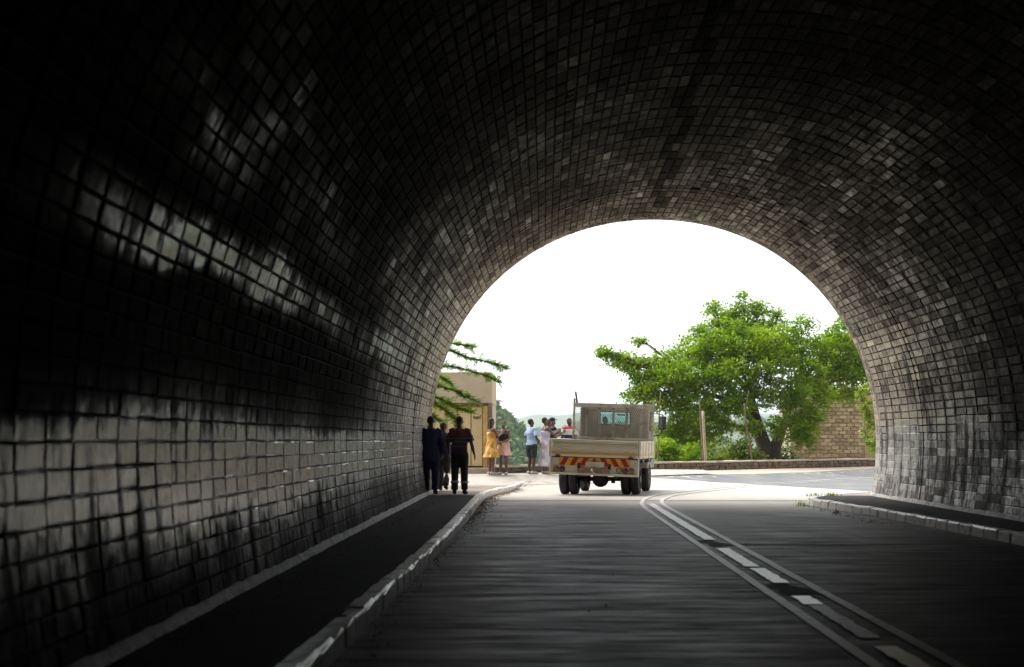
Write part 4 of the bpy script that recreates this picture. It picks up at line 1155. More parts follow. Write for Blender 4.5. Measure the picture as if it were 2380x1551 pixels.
for y in np.linspace(.2, 2.7, 7): m.box((0, y, 0.82), (2 * HWD - 0.1, 0.06, 0.08), RB)
tp('load_bed', m, M['chassis'])
# rear panel below the bed, with lamps, chevrons and plate
m = MB(); m.box((0, 0.03, 0.70), (2 * HWD, 0.04, 0.38), RB, 0.006); m.box((0, 0.0, 0.495), (2 * HWD, 0.09, 0.05), RB, 0.008)
for sg in (-1, 1): m.box((sg * (HWD - .02), -0.004, 0.70), (0.04, 0.045, 0.40), RB, 0.005)
rp = tp('rear_panel', m, M['cream'])
cx0, cx1, cz0, cz1 = -0.83, 0.84, 0.69, 0.875
def stripe(a0, a1, lean, mat, name):
    """slanted bar clipped to the board, a0..a1 measured along its foot"""
    poly = clip_poly([(a0, cz0), (a1, cz0), (a1 + lean, cz1), (a0 + lean, cz1)], cx0 if lean > 0 else 0.0, 0.0 if lean > 0 else cx1, cz0, cz1)
    if len(poly) < 3: return
    n = len(poly); vs = [(x, 0.004, z) for x, z in poly] + [(x, -0.002, z) for x, z in poly]
    fs = [tuple(range(n, 2 * n))] + [(i, (i + 1) % n, n + (i + 1) % n, n + i) for i in range(n)]
    mb = MB(); mb.add(vs, fs, RB); tp(name, mb, mat, cb)
m = MB(); m.box(((cx0 + cx1) / 2, 0.006, (cz0 + cz1) / 2), (cx1 - cx0, 0.008, cz1 - cz0), RB); cb = tp('chevron_board', m, M['yel'])
w = 0.118
for k in range(-8, 9):
    a = cx0 + 0.005 + k * 2 * w
    stripe(a, a + w, 0.11, M['redt'], 'red_stripe'); stripe(-a + 0.01 - w, -a + 0.01, -0.11, M['redt'], 'red_stripe')
m = MB(); m.box((0.02, -0.018, 0.715), (0.44, 0.012, 0.145), RB, 0.005); tp('number_plate', m, M['plate'], rp)
for x, k in ((-.896, 'lens_amber'), (-.75, 'lens_red'), (.587, 'lens_clear'), (.73, 'lens_red'), (.874, 'lens_amber')):
    m = MB(); m.disc((x, -0.005, 0.605), 0.068, 0.03, 'Y', 20, RB); tl = tp('tail_light', m, M['black'], rp)
    m = MB(); m.ball((x, -0.018, 0.605), (0.058, 0.022, 0.058), RB); tp('lens', m, M[k], tl, True)
m = MB(); m.box((-0.005, -0.05, 0.575), (0.76, 0.07, 0.115), RB, 0.012); m.box((-.005, -.09, .60), (.12, .05, .16), RB, .01); tb_ = tp('tow_bar', m, M['rusty'])
m = MB(); m.tube([(-.03, -.12, .62), (-.02, -.17, .58), (0.02, -.17, .53), (.05, -.13, .52)], 0.02, 8, RB); tp('tow_hook', m, M['steel'], tb_, True)
# chassis, axle, exhaust
m = MB()
for sg in (-1, 1): m.box((sg * .36, 2.0, .68), (.07, 4.0, .14), RB); 
for sg in (-1, 1):
    m.box((sg * .44, .95, .46), (.07, 1.1, .07)); m.box((sg * .44, .95, .53), (.07, .8, .05))
for sg in (-1, 1): m.box((sg * .75, .40, .62), (.42, .03, .32), RB)
tp('chassis', m, M['chassis'])
m = MB(); m.tube([(-.75, .95, .37), (-.2, .95, .37), (.2, .95, .37), (.75, .95, .37)], .055, 10); m.ball((0.0, .95, .36), (.20, .17, .19)); m.tube([(0, .95, .38), (0, 2.6, .6)], .04, 8)
m.box((-.33, .8, .33), (.08, .1, .12)); m.box((.33, .8, .33), (.08, .1, .12)); m.tube([(.5, .0, .42), (.5, .6, .45), (.3, 1.6, .5)], .035, 8)
tp('rear_axle', m, M['chassis'], None, True)
def tyre_mesh(r, wd):
    mb = MB(); prof_ = [(-wd / 2, r * .58), (-wd / 2, r * .86), (-wd * .42, r * .97), (-wd * .2, r), (wd * .2, r), (wd * .42, r * .97), (wd / 2, r * .86), (wd / 2, r * .58)]
    n = 40
    for k in range(n):
        t = 2 * math.pi * k / n; rr = 1.0 if k % 2 else 0.988
        for x, q in prof_: mb.v.append((x, q * rr * math.cos(t), q * rr * math.sin(t)))
    L = len(prof_)
    for k in range(n):
        for i in range(L): mb.f.append((k * L + i, ((k + 1) % n) * L + i, ((k + 1) % n) * L + (i + 1) % L, k * L + (i + 1) % L))
    return mb
ty_me = None
for x, y, rear in ((-.855, .95, 1), (-.625, .95, 1), (.625, .95, 1), (.855, .95, 1), (-.78, 3.45, 0), (.78, 3.45, 0)):
    if ty_me is None: wh = tyre_mesh(.37, .20).build('wheel', M['black'], trk, True); ty_me = wh.data
    else: wh = link(bpy.data.objects.new('wheel', ty_me), trk)
    wh.location = (x, y, .37); sg = 1 if x > 0 else -1
    m = MB(); m.disc((sg * (.02 if rear else .06), 0, 0), .22, .05, 'X', 24); m.disc((sg * .07, 0, 0), .085, .08, 'X', 14)
    for k in range(6): m.disc((sg * .06, .14 * math.cos(k * 1.047), .14 * math.sin(k * 1.047)), .016, .05, 'X', 6)
    m.build('rim', M['rim'], wh)
# headboard
hbY = 2.86
m = MB()
for sg in (-1, 1): m.box((sg * 1.0, hbY, 1.78), (.05, .05, 1.08), RB, .006)
m.box((0, hbY, 2.155), (1.96, .05, .11), RB, .008)
m.box((0, hbY, 1.33), (1.96, .04, .05), RB, .005)
for x in (-.68, -.35, 0, .34, .70): m.box((x, hbY + .03, 1.72), (.065, .03, .80), RB, .004)
hd = tp('headboard', m, M['steel'])
m = MB(); z0, z1, sp = 1.35, 2.10, 0.052; hh = z1 - z0; sl = 0.55
for s_ in (-1, 1):
    x = -0.98 - hh * sl
    while x < 0.98 + hh * sl:
        a, b = (x, z0), (x + s_ * hh * sl, z1)
        pts = []
        for t in (0, 1): pts.append((a[0] + (b[0] - a[0]) * t, a[1] + (b[1] - a[1]) * t))
        # clip to the frame
        def at_x(xx): return (xx, a[1] + (b[1] - a[1]) * (xx - a[0]) / (b[0] - a[0]))
        A, B = pts
        if min(A[0], B[0]) < .97 and max(A[0], B[0]) > -.97:
            A = at_x(max(-.97, min(.97, A[0]))) ; B = at_x(max(-.97, min(.97, B[0])))
            m.tube([(A[0], hbY - .005 + s_ * .004, A[1]), (B[0], hbY - .005 + s_ * .004, B[1])], .0052, 4, RB, False)
        x += sp
tp('wire_mesh', m, M['steel'], hd)
m = MB(); m.tube([(-.93, hbY, 2.2), (-.95, hbY + .02, 2.32), (-.97, hbY + .02, 2.42), (-1.0, hbY + .02, 2.50)], [.028, .022, .024, .012], 7, RB); m.tube([(-.97, hbY + .02, 2.44), (-.92, hbY + .02, 2.48)], [.014, .008], 6, RB); tp('rope_hook', m, M['black'], hd, True)
# cab: hollow, glazed all round
cy0, cy1, cw, cz_, ct = 3.02, 4.42, .86, .62, 2.09
def panel(mb, c, s, bev=.012): mb.box(c, s, RB, bev)
m = MB(); wy0, wy1, wz0, wz1 = -.40, .41, 1.69, 2.0
panel(m, (0, cy0, (cz_ + wz0) / 2), (2 * cw, .05, wz0 - cz_), .02); panel(m, (0, cy0, (wz1 + ct) / 2), (2 * cw, .05, ct - wz1), .02)
panel(m, ((-cw + wy0) / 2, cy0 + .002, (wz0 + wz1) / 2), (cw + wy0, .046, wz1 - wz0 + .01)); panel(m, ((cw + wy1) / 2, cy0 + .002, (wz0 + wz1) / 2), (cw - wy1, .046, wz1 - wz0 + .01))
panel(m, (0, (cy0 + cy1 - .15) / 2, ct), (2 * cw - .06, cy1 - cy0 - .12, .07), .03)
panel(m, (0, cy1 + .03, 1.05), (2 * cw, .06, .86), .02); panel(m, (0, (cy0 + cy1) / 2, cz_ + .02), (2 * cw - .02, cy1 - cy0, .06))
for sg in (-1, 1):
    panel(m, (sg * cw, (cy0 + cy1) / 2, 1.09), (.05, cy1 - cy0, .94), .015); panel(m, (sg * (cw - .015), cy0 + .13, 1.82), (.05, .22, .56), .015)
    m.tube([(sg * (cw - .01), cy1, 1.5), (sg * (cw - .05), cy1 - .22, 2.07)], .035, 6, RB)
cab = tp('cab', m, M['cab_paint'])
m = MB()
for z in (wz0 - .006, wz1 + .006): m.box(((wy0 + wy1) / 2, cy0 - .02, z), (wy1 - wy0 + .06, .02, .03), RB, .006)
for x in (wy0 - .006, wy1 + .006): m.box((x, cy0 - .02, (wz0 + wz1) / 2), (.035, .02, wz1 - wz0), RB, .006)
rw = tp('rear_window', m, M['black'], cab)
m = MB(); m.box(((wy0 + wy1) / 2, cy0 - .004, (wz0 + wz1) / 2), (wy1 - wy0, .006, wz1 - wz0), RB); tp('rear_pane', m, M['glass'], cab)
m = MB(); m.box((0, cy1 - .11, 1.79), (2 * cw - .1, .006, .62), RB, rot=Matrix.Rotation(R(21), 3, 'X')); tp('windscreen', m, M['glass'], cab)
for sg in (-1, 1):
    m = MB(); m.box((sg * (cw - .012), cy0 + .68, 1.80), (.006, .86, .50), RB); tp('side_window', m, M['glass'], cab)
m = MB(); m.box((.02, cy1 - .28, 1.955), (.2, .02, .05), RB, .01); tp('inner_mirror', m, M['black'], cab)
m = MB(); m.box((-.02, cy0 + .35, 1.05), (1.5, .5, .14), RB, .04)
m.box((-.02, cy0 + .14, 1.34), (1.5, .12, .52), RB, .04); tp('bench_seat', m, M['chassis'], cab)
m = MB(); m.box((-.74, cy0 - .07, 1.62), (.17, .12, .95), RB, .03); tp('air_intake', m, M['black'], cab)
m = MB(); m.tube([(.88, cy0 + .75, 1.42), (1.06, cy0 + .78, 1.46), (1.13, cy0 + .8, 1.54), (1.14, cy0 + .8, 1.97), (1.06, cy0 + .8, 2.0), (.84, cy0 + .75, 2.0)], .016, 6, RB); arm = tp('mirror_arm', m, M['black'], cab, True)
m = MB(); m.box((1.14, cy0 + .76, 1.77), (.19, .06, .34), RB, .028); mh = tp('mirror', m, M['black'], cab, False)
m = MB(); m.box((1.14, cy0 + .726, 1.77), (.15, .006, .29), RB); tp('mirror_glass', m, M['mirror'], arm)
for sg in (-1, 1):
    m = MB(); m.tube([(sg * .80, 3.45 + .46 * math.cos(t), .40 + .46 * math.sin(t)) for t in np.linspace(0.1, math.pi - .1, 10)], .03, 6); tp('wheel_arch', m, M['chassis'], cab, True)

# ------------------------------------------------------------------ people
def cloth(name, c1, c2=None, scale=9.0, rough=0.85):
    return mat_noise(name, c1, c2 or tuple(x * .75 for x in c1), scale, rough, 0.25, 0.006, 30, 'Object')
M['skin'] = mat_noise('dark_skin', (0.085, 0.042, 0.026), (0.07, 0.034, 0.021), 10, 0.5, 0.1, 0.002, 60, 'Object')
M['skin_b'] = mat_noise('brown_skin', (0.15, 0.075, 0.046), (0.12, 0.06, 0.037), 10, 0.5, 0.1, 0.002, 60, 'Object')
M['hair'] = mat_noise('black_hair', (0.010, 0.008, 0.008), (0.018, 0.015, 0.014), 30, 0.7, 0.6, 0.01, 60, 'Object')
M['eye'] = mat_noise('eye_white', (0.5, 0.48, 0.45), (0.45, 0.43, 0.4), 3, 0.3, 0, space='Object')
M['lip'] = mat_noise('lip', (0.12, 0.04, 0.035), (0.1, 0.035, 0.03), 8, 0.5, 0, space='Object')
M['navy'] = cloth('navy_cotton', (0.012, 0.02, 0.085)); M['navy_b'] = cloth('dark_blue_jacket', (0.015, 0.022, 0.075)); M['charcoal'] = cloth('charcoal_twill', (0.035, 0.034, 0.035))
M['blackc'] = cloth('black_cotton', (0.012, 0.012, 0.013)); M['shoe'] = cloth('black_leather', (0.012, 0.011, 0.011)); M['shoe_w'] = cloth('pale_sandal', (0.5, 0.45, 0.4))
M['teal_d'] = cloth('dark_teal_cotton', (0.012, 0.022, 0.028)); M['capc'] = cloth('dark_cap', (0.012, 0.016, 0.028)); M['whitec'] = cloth('white_cotton', (0.62, 0.62, 0.62))
M['reflect'] = cloth('reflective_tape', (0.45, 0.44, 0.38)); M['bluesh'] = mat_noise('pale_blue_blouse', (0.40, 0.49, 0.64), (0.22, 0.32, 0.52), 6, 0.8, 0.4, 0.01, 18, 'Object', stretch=(3, 1, 1))
def mat_print(name, base, cols, scale=9):
    m, nt, b = new_mat(name); v = coords(nt, 'Object'); c = None
    vo = nt.nodes.new('ShaderNodeTexVoronoi'); vo.inputs['Scale'].default_value = scale; nt.links.new(v, vo.inputs['Vector'])
    sep = nt.nodes.new('ShaderNodeSeparateColor'); nt.links.new(vo.outputs['Color'], sep.inputs[0])
    stops = [(0.0, base)]; k = len(cols)
    for i, cc in enumerate(cols): stops.append((0.35 + 0.6 * i / k, cc))
    c = ramp(nt, sep.outputs[0], stops)
    c = mixc(nt, ramp(nt, noise(nt, v, scale * 1.5, 3), [(.45, 0.0), (.6, .7)]), c, base)
    nt.links.new(c, b.inputs['Base Color']); b.inputs['Roughness'].default_value = .8
    bump(nt, b, noise(nt, coords(nt, 'Object', (3, 3, .6)), 9), .4, .015)
    return m
M['yellow_print'] = mat_print('yellow_print', (0.52, 0.26, 0.035), [(0.60, 0.37, 0.07), (0.42, 0.16, 0.03), (0.62, 0.50, 0.26), (0.38, 0.2, 0.04)], 11)
M['floral'] = mat_print('floral_print', (0.52, 0.48, 0.56), [(0.62, 0.60, 0.66), (0.32, 0.28, 0.50), (0.62, 0.42, 0.16), (0.42, 0.36, 0.58), (0.66, 0.64, 0.66)], 10)
M['pink'] = mat_print('pink_print', (0.58, 0.33, 0.28), [(0.72, 0.52, 0.46), (0.62, 0.32, 0.27)], 8)
def mat_bands(name, bands, axis=2, bmpv=.3):
    """horizontal colour bands by local height: (z, colour) from the bottom up"""
    m, nt, b = new_mat(name); tc = nt.nodes.new('ShaderNodeTexCoord'); sep = nt.nodes.new('ShaderNodeSeparateXYZ'); nt.links.new(tc.outputs['Object'], sep.inputs[0])
    mr = nt.nodes.new('ShaderNodeMapRange'); mr.inputs[1].default_value = 0.0; mr.inputs[2].default_value = 2.0; nt.links.new(sep.outputs[2], mr.inputs[0])
    r = nt.nodes.new('ShaderNodeValToRGB'); r.color_ramp.interpolation = 'CONSTANT'; e = r.color_ramp.elements
    while len(e) < len(bands): e.new(.5)
    for i, (z, c) in enumerate(bands): e[i].position = z / 2.0; e[i].color = (*c, 1)
    nt.links.new(mr.outputs[0], r.inputs['Fac'])
    c = mixc(nt, 1.0, r.outputs['Color'], ramp(nt, noise(nt, tc.outputs['Object'], 9), [(.3, .75), (.7, 1.1)]), 'MULTIPLY')
    nt.links.new(c, b.inputs['Base Color']); b.inputs['Roughness'].default_value = .85
    bump(nt, b, noise(nt, tc.outputs['Object'], 14), bmpv, .01); return m
M['stripe_polo'] = mat_bands('maroon_striped_polo', [(0, (.04, .018, .045)), (1.02, (.10, .08, .13)), (1.05, (.065, .03, .075)), (1.13, (.13, .11, .15)), (1.155, (.05, .035, .06)), (1.2, (.15, .12, .17)), (1.225, (.05, .035, .055)), (1.27, (.13, .024, .024)), (1.40, (.05, .02, .05))])
M['tri_shirt'] = mat_bands('red_white_navy_shirt', [(0, (.02, .025, .08)), (1.08, (.7, .68, .66)), (1.25, (.45, .02, .04))])

def finish(name, mb, voxel, mat, parent, it=4, fold=0.0, fscale=14.0):
    """fuse overlapping pieces into one skin"""
    me = bpy.data.meshes.new('tmp'); me.from_pydata([tuple(v) for v in mb.v], [], mb.f); me.update()
    o = bpy.data.objects.new('tmp', me); COL.objects.link(o)
    r = o.modifiers.new('r', 'REMESH'); r.mode = 'VOXEL'; r.voxel_size = voxel
    sm = o.modifiers.new('s', 'SMOOTH'); sm.iterations = it; sm.factor = .5
    dg = bpy.context.evaluated_depsgraph_get(); me2 = bpy.data.meshes.new_from_object(o.evaluated_get(dg))
    bpy.data.objects.remove(o); bpy.data.meshes.remove(me); me2.name = name
    n = len(me2.vertices)
    if fold > 0:
        co = np.empty(n * 3); me2.vertices.foreach_get('co', co); co = co.reshape(-1, 3); no = np.empty(n * 3); me2.vertices.foreach_get('normal', no); no = no.reshape(-1, 3)
        ph = rnd.uniform(0, 6); h = np.sin(co[:, 0] * fscale * 1.7 + co[:, 1] * fscale + 3 * np.sin(co[:, 2] * 5 + ph)) * .6 + np.sin(co[:, 2] * fscale * 1.3 + co[:, 0] * 9 + ph) * .5
        co = co + no * (h * fold)[:, None]; me2.vertices.foreach_set('co', co.ravel())
    me2.polygons.foreach_set('use_smooth', [True] * len(me2.polygons)); me2.materials.clear(); me2.materials.append(mat); me2.update()
    return link(bpy.data.objects.new(name, me2), parent)

def rings_torso(fem, grow=0.0, z0=.80, z1=1.45, lean=0.0):
    if fem: prof_ = [(.78, .165, .125), (.88, .19, .14), (.95, .185, .13), (1.07, .14, .105), (1.17, .145, .11), (1.27, .16, .135), (1.36, .155, .105), (1.41, .14, .085), (1.45, .07, .065)]
    else: prof_ = [(.78, .15, .115), (.88, .168, .122), (.97, .16, .115), (1.07, .152, .108), (1.20, .17, .12), (1.30, .185, .125), (1.37, .185, .11), (1.42, .15, .085), (1.46, .07, .065)]
    zs = [p[0] for p in prof_]; out = []
    for z in np.linspace(z0, z1, max(4, int((z1 - z0) / .05))):
        out.append((0, lean * (z - .88), z, np.interp(z, zs, [p[1] for p in prof_]) + grow, np.interp(z, zs, [p[2] for p in prof_]) + grow))
    return out

def hand_geo(mb, w, d, palm_n, sgn, curl=.35, k=1.0):
    """palm, four unequal bent fingers and a thumb; d = pointing direction, palm_n = palm side"""
    d = d.normalized(); palm_n = (palm_n - d * palm_n.dot(d)).normalized(); s = d.cross(palm_n) * sgn
    rot = Matrix((s, d, palm_n)).transposed()
    mb.ball(w + d * .045, (.04, .052, .017), rot=rot, nu=12, nv=8)
    for i, (o_, L) in enumerate(((-.029, .062), (-.010, .074), (.010, .080), (.029, .070))):
        a = w + d * .075 + s * o_; c = curl * (1.0 + .12 * i)
        b = a + (d * math.cos(c * .6) + palm_n * math.sin(c * .6)) * L * .5
        e = b + (d * math.cos(c * 1.7) + palm_n * math.sin(c * 1.7)) * L * .5
        mb.tube([a - d * .015, a, b, e], [.0105, .0105, .0095, .0075], 7)
    a = w + d * .025 + s * .03; b = a + (s * .7 + d * .6 + palm_n * .3).normalized() * .035; e = b + (d * .85 + s * .15 + palm_n * .4).normalized() * .035
    mb.tube([a - s * .012, a, b, e], [.014, .0135, .0115, .009], 7)

def person(label, loc, rz, H, fem=False, arms=None, legs=None, head=0.0, skin='skin', top=None, bottom=None, shoes='shoe', hair='short', lean=0.0, group=None, seated=False, nod=0.0, extra=None):
    k = H / 1.72; root = empty('person', loc, rz, label, 'person', group)
    S = Matrix.Scale(k, 4)
    sh = .165 if fem else .19
    arms = arms or {}; legs = legs or {}
    A = {}; Lg = {}
    for sg, nm in ((-1, 'L'), (1, 'R')):
        dflt = (Vector((sg * (sh + .055), -.03, 1.12)), Vector((sg * (sh + .075), .04, .88)))
        e, w = arms.get(nm, dflt); A[nm] = [Vector((sg * sh, lean * .5, 1.385)), Vector(e), Vector(w)]
        kn, an, ft = legs.get(nm, (Vector((sg * .095, .015, .48)), Vector((sg * .10, -.02, .085)), Vector((sg * .12, 1, 0))))
        Lg[nm] = [Vector((sg * .09, 0, .88)), Vector(kn), Vector(an), Vector(ft).normalized()]
    ar = .85 if fem else 1.0; HM = Matrix.Translation((0, lean * .6, 1.47)) @ Matrix.Rotation(head, 4, 'Z') @ Matrix.Rotation(nod, 4, 'X') @ Matrix.Translation((0, 0, -1.47))
    b = MB(); b.loft(rings_torso(fem, 0, .80, 1.45, lean), 24, S)
    b.tube([(0, lean * .5, 1.40), (0, lean * .55 + .005, 1.48), (0, lean * .6 + .012, 1.54)], [.064, .052 if fem else .06, .055], 12, S)
    HS = S @ HM
    b.ball((0, -.005, 1.615), (.074, .093, .103), HS, 18, 12); b.ball((0, .028, 1.552), (.054, .062, .058), HS, 14, 9)
    b.ball((0, .094, 1.59), (.016, .018, .024), HS, 8, 6); b.ball((0, .085, 1.548), (.026, .012, .012), HS, 8, 6)
    for sg in (-1, 1):
        b.ball((sg * .076, -.008, 1.595), (.012, .022, .032), HS, 8, 6); b.ball((sg * .034, .07, 1.575), (.022, .02, .02), HS, 8, 6)
    for nm, sg in (('L', -1), ('R', 1)):
        s_, e, w = A[nm]
        b.tube([s_ + Vector((-sg * .05, 0, .0)), s_, s_.lerp(e, .45), e, e.lerp(w, .35), w], [.06 * ar, .056 * ar, .048 * ar, .04 * ar, .039 * ar, .027 * ar], 12, S)
        h = MB(); d = (w - e).normalized(); pn = Vector((-sg, .25, 0)) if abs(d.z) > .6 else Vector((-sg * .9, 0, .3))
        hand_geo(h, w, d, pn, sg, .5); b.add(h.v, h.f, S)
        hp, kn, an, ft = Lg[nm]
        lr = 1.08 if fem else 1.0
        b.tube([hp + Vector((0, 0, .04)), hp.lerp(kn, .35), kn, kn.lerp(an, .3), kn.lerp(an, .7), an], [.088 * lr, .078 * lr, .055, .056 * lr, .042, .036], 14, S)
        hl = an - ft * .045; hl.z = an.z - .05; b.tube([an, hl + Vector((0, 0, .02)), hl + ft * .05 + Vector((0, 0, .01)), hl + ft * .15, hl + ft * .21], [.04, .036, .04, .034, .02], 10, S)
    finish('body', b, .010 * k, M[skin], root, 3)
    e_ = MB()
    for sg in (-1, 1): e_.ball((sg * .031, .079, 1.607), (.013, .008, .007), HS, 8, 6)
    e_.build('eyes', M['eye'], root, True)
    MB().ball((0, .0955, 1.548), (.023, .006, .008), HS, 8, 6).build('mouth', M['lip'], root, True)
    # hair
    hm = MB()
    if hair == 'short': hm.ball((0, -.018, 1.645), (.079, .092, .083), HS, 18, 12); hm.ball((0, -.045, 1.605), (.071, .06, .075), HS, 14, 9)
    elif hair == 'crop': hm.ball((0, -.016, 1.643), (.0765, .089, .079), HS, 18, 12); hm.ball((0, -.045, 1.61), (.07, .058, .07), HS, 14, 9)
    elif hair == 'bun': hm.ball((0, -.018, 1.645), (.081, .093, .084), HS, 18, 12); hm.ball((0, -.05, 1.60), (.072, .06, .08), HS, 14, 9); hm.ball((0, -.09, 1.70), (.045, .045, .04), HS, 10, 7)
    elif hair == 'braids':
        hm.ball((0, -.018, 1.645), (.083, .095, .086), HS, 18, 12); hm.ball((0, -.06, 1.59), (.078, .06, .10), HS, 14, 9)
        for i in range(9): a = -.07 + .0175 * i; hm.tube([(a, -.07, 1.62), (a * 1.1, -.095, 1.52), (a * 1.1, -.10, 1.40)], [.014, .013, .008], 6, HS)
    finish('hair', hm, .009 * k, M['hair'], root, 2, .003, 60)
    # top garment
    if top:
        kind, mat_, z0 = top[0], top[1], top[2]
        t = MB(); g = .022
        rg = rings_torso(fem, g, z0, 1.435 if kind != 'strap' else 1.30, lean); t.loft(rg, 26, S)
        if kind != 'strap':
            for nm, sg in (('L', -1), ('R', 1)):
                s_, e, w = A[nm]; r1 = .075 if not fem else .066
                if kind == 'long': t.tube([s_ + Vector((-sg * .07, 0, .01)), s_, s_.lerp(e, .5), e, e.lerp(w, .5), e.lerp(w, .95)], [.075, r1, r1 * .92, r1 * .82, r1 * .78, r1 * .72], 14, S)
                elif kind == 'short': t.tube([s_ + Vector((-sg * .07, 0, .01)), s_, s_.lerp(e, .4), s_.lerp(e, .85)], [.075, r1, r1, r1 * 1.08], 14, S)
            t.tube([(0, lean * .5, 1.40), (0, lean * .55, 1.465)], [.085, .072], 14, S)
        finish('top' if kind == 'strap' else 'shirt', t, .012 * k, M[mat_], root, 5, .005, 13)
        if kind == 'strap':
            st_ = MB()
            for sg in (-1, 1): st_.tube([(sg * .085, .105, 1.28), (sg * .10, .07, 1.40), (sg * .10, 0, 1.435), (sg * .09, -.085, 1.36), (sg * .08, -.11, 1.28)], .012, 6, S)
            st_.build('strap', M[mat_], root, True)
    if bottom:
        kind, mat_ = bottom[0], bottom[1]; t = MB()
        if kind in ('trousers', 'shorts'):
            t.loft(rings_torso(fem, .016, .80, 1.03, 0), 26, S)
            for nm, sg in (('L', -1), ('R', 1)):
                hp, kn, an, ft = Lg[nm]; lr = 1.12 if fem else 1.0
                if kind == 'trousers': t.tube([hp + Vector((0, 0, .03)), hp.lerp(kn, .4), kn, kn.lerp(an, .5), kn.lerp(an, .97)], [.108 * lr, .102 * lr, .082, .078, .078], 16, S)
                else: t.tube([hp + Vector((0, 0, .03)), hp.lerp(kn, .4), hp.lerp(kn, .9)], [.108 * lr, .10 * lr, .085], 16, S)
            finish('trousers' if kind == 'trousers' else 'shorts', t, .012 * k, M[mat_], root, 5, .005, 11)
        else:
            hem, flare = bottom[2], bottom[3]; rg = rings_torso(True, .02, max(.86, hem), 1.08, 0)
            top_r = rg[0]; low = []
            for i in range(10):
                q = i / 10; z = hem + (top_r[2] - hem) * q; f = 1 + (1 - q) * flare
                low.append((0, 0, z, top_r[3] * f, top_r[4] * f * (1 + .15 * (1 - q))))
            t.loft(low + rg, 30, S); finish('skirt', t, .012 * k, M[mat_], root, 4, .010, 16)
    for nm in 'LR':
        hp, kn, an, ft = Lg[nm]; hl = an - ft * .045; hl.z = an.z - .05; t = MB()
        t.tube([hl - ft * .012 + Vector((0, 0, .035)), hl + ft * .03 + Vector((0, 0, .02)), hl + ft * .11 + Vector((0, 0, .01)), hl + ft * .19, hl + ft * .235 - Vector((0, 0, .004))], [.042, .05, .047, .042, .024], 12, S)
        if shoes in ('shoe',): t.tube([an + Vector((0, 0, -.02)), an + Vector((0, 0, .02))], [.05, .045], 10, S)
        zmin = min(v[2] for v in t.v)
        t.v = [(x, y, max(z, an.z * k - .085 * k)) for x, y, z in t.v]
        finish('shoe', t, .010 * k, M[shoes], root, 2)
    if extra: extra(root, S, HS, Lg, A)
    return root

def V3(*a): return Vector(a)
# three men walking away on the left walkway
YM = 33.6
def foot(px, Y, z): return (sx(px, Y), Y, z)
mA = {'L': (V3(-.27, -.02, 1.13), V3(-.33, .02, .90)), 'R': (V3(.245, -.05, 1.12), V3(.25, .05, .88))}
wk1 = {'L': (V3(-.10, .05, .48), V3(-.105, .02, .085), V3(-.1, 1, 0)), 'R': (V3(.095, .0, .48), V3(.10, -.09, .095), V3(.12, 1, 0))}
person('man in loose navy overalls walking nearest the tunnel wall', foot(430.8, YM, .13), R(2), 1.70, arms=mA, legs=wk1, top=('long', 'navy', .72), bottom=('trousers', 'navy'), hair='crop', group='men walking out on the left walkway')
wk2 = {'L': (V3(-.09, .16, .50), V3(-.10, .10, .085), V3(-.05, 1, 0)), 'R': (V3(.09, -.02, .48), V3(.10, -.26, .14), V3(.08, 1, -.25))}
person('shorter man in dark blue jacket and charcoal trousers in mid stride between two men', foot(443.5, 36.2, .13), R(-6), 1.60, arms={'L': (V3(-.235, .06, 1.13), V3(-.22, .20, .95)), 'R': (V3(.25, -.12, 1.14), V3(.27, -.14, .90))}, legs=wk2, head=R(-25), top=('long', 'navy_b', .82), bottom=('trousers', 'charcoal'), hair='short', group='men walking out on the left walkway')
def bands(root, S, HS, Lg, A):
    for nm in 'LR':
        hp, kn, an, ft = Lg[nm]; a, b = kn.lerp(an, .48), kn.lerp(an, .6)
        t = MB(); t.tube([a, b], [.092, .092], 16, S, False); t.build('reflective_band', M['reflect'], root, True)
wk3 = {'L': (V3(-.10, .01, .48), V3(-.105, -.06, .09), V3(-.12, 1, 0)), 'R': (V3(.10, .06, .48), V3(.105, .05, .085), V3(.12, 1, 0))}
person('man in maroon striped polo and black trousers with reflective shin bands', foot(459.5, YM + .1, .13), R(-4), 1.70, arms={'L': (V3(-.26, -.03, 1.13), V3(-.25, .08, .92)), 'R': (V3(.27, -.05, 1.13), V3(.33, -.03, .88))}, legs=wk3, top=('short', 'stripe_polo', .86), bottom=('trousers', 'blackc'), hair='crop', extra=bands, group='men walking out on the left walkway')
# women clapping on the raised pavement
def feet_at(px, py, Y): return (sx(px, Y), Y, pz(sx(px, Y), Y))
clap = {'L': (V3(-.20, .12, 1.16), V3(-.06, .33, 1.27)), 'R': (V3(.20, .12, 1.16), V3(.05, .34, 1.26))}
gw = 'women standing on the pavement outside'
person('woman in yellow patterned strappy dress clapping beside the store corner', feet_at(491.5, 474, 41.7), R(-62), 1.53, True, clap, skin='skin_b', top=('strap', 'yellow_print', .98), bottom=('skirt', 'yellow_print', .53, .42), shoes='shoe_w', hair='braids', group=gw)
fold_ = {'L': (V3(-.235, .03, 1.15), V3(-.03, .19, 1.03)), 'R': (V3(.235, .03, 1.15), V3(.06, .20, 1.00))}
person('woman in black top and short pink skirt with hands clasped at her waist', feet_at(503.5, 474, 41.9), R(158 - 360), 1.46, True, fold_, skin='skin_b', head=R(20), top=('strap', 'blackc', 1.06), bottom=('skirt', 'pink', .62, .34), shoes='shoe_w', hair='bun', group=gw)
hip_ = {'L': (V3(-.25, -.02, 1.15), V3(-.14, .17, 1.02)), 'R': (V3(.25, -.02, 1.15), V3(.13, .18, 1.02))}
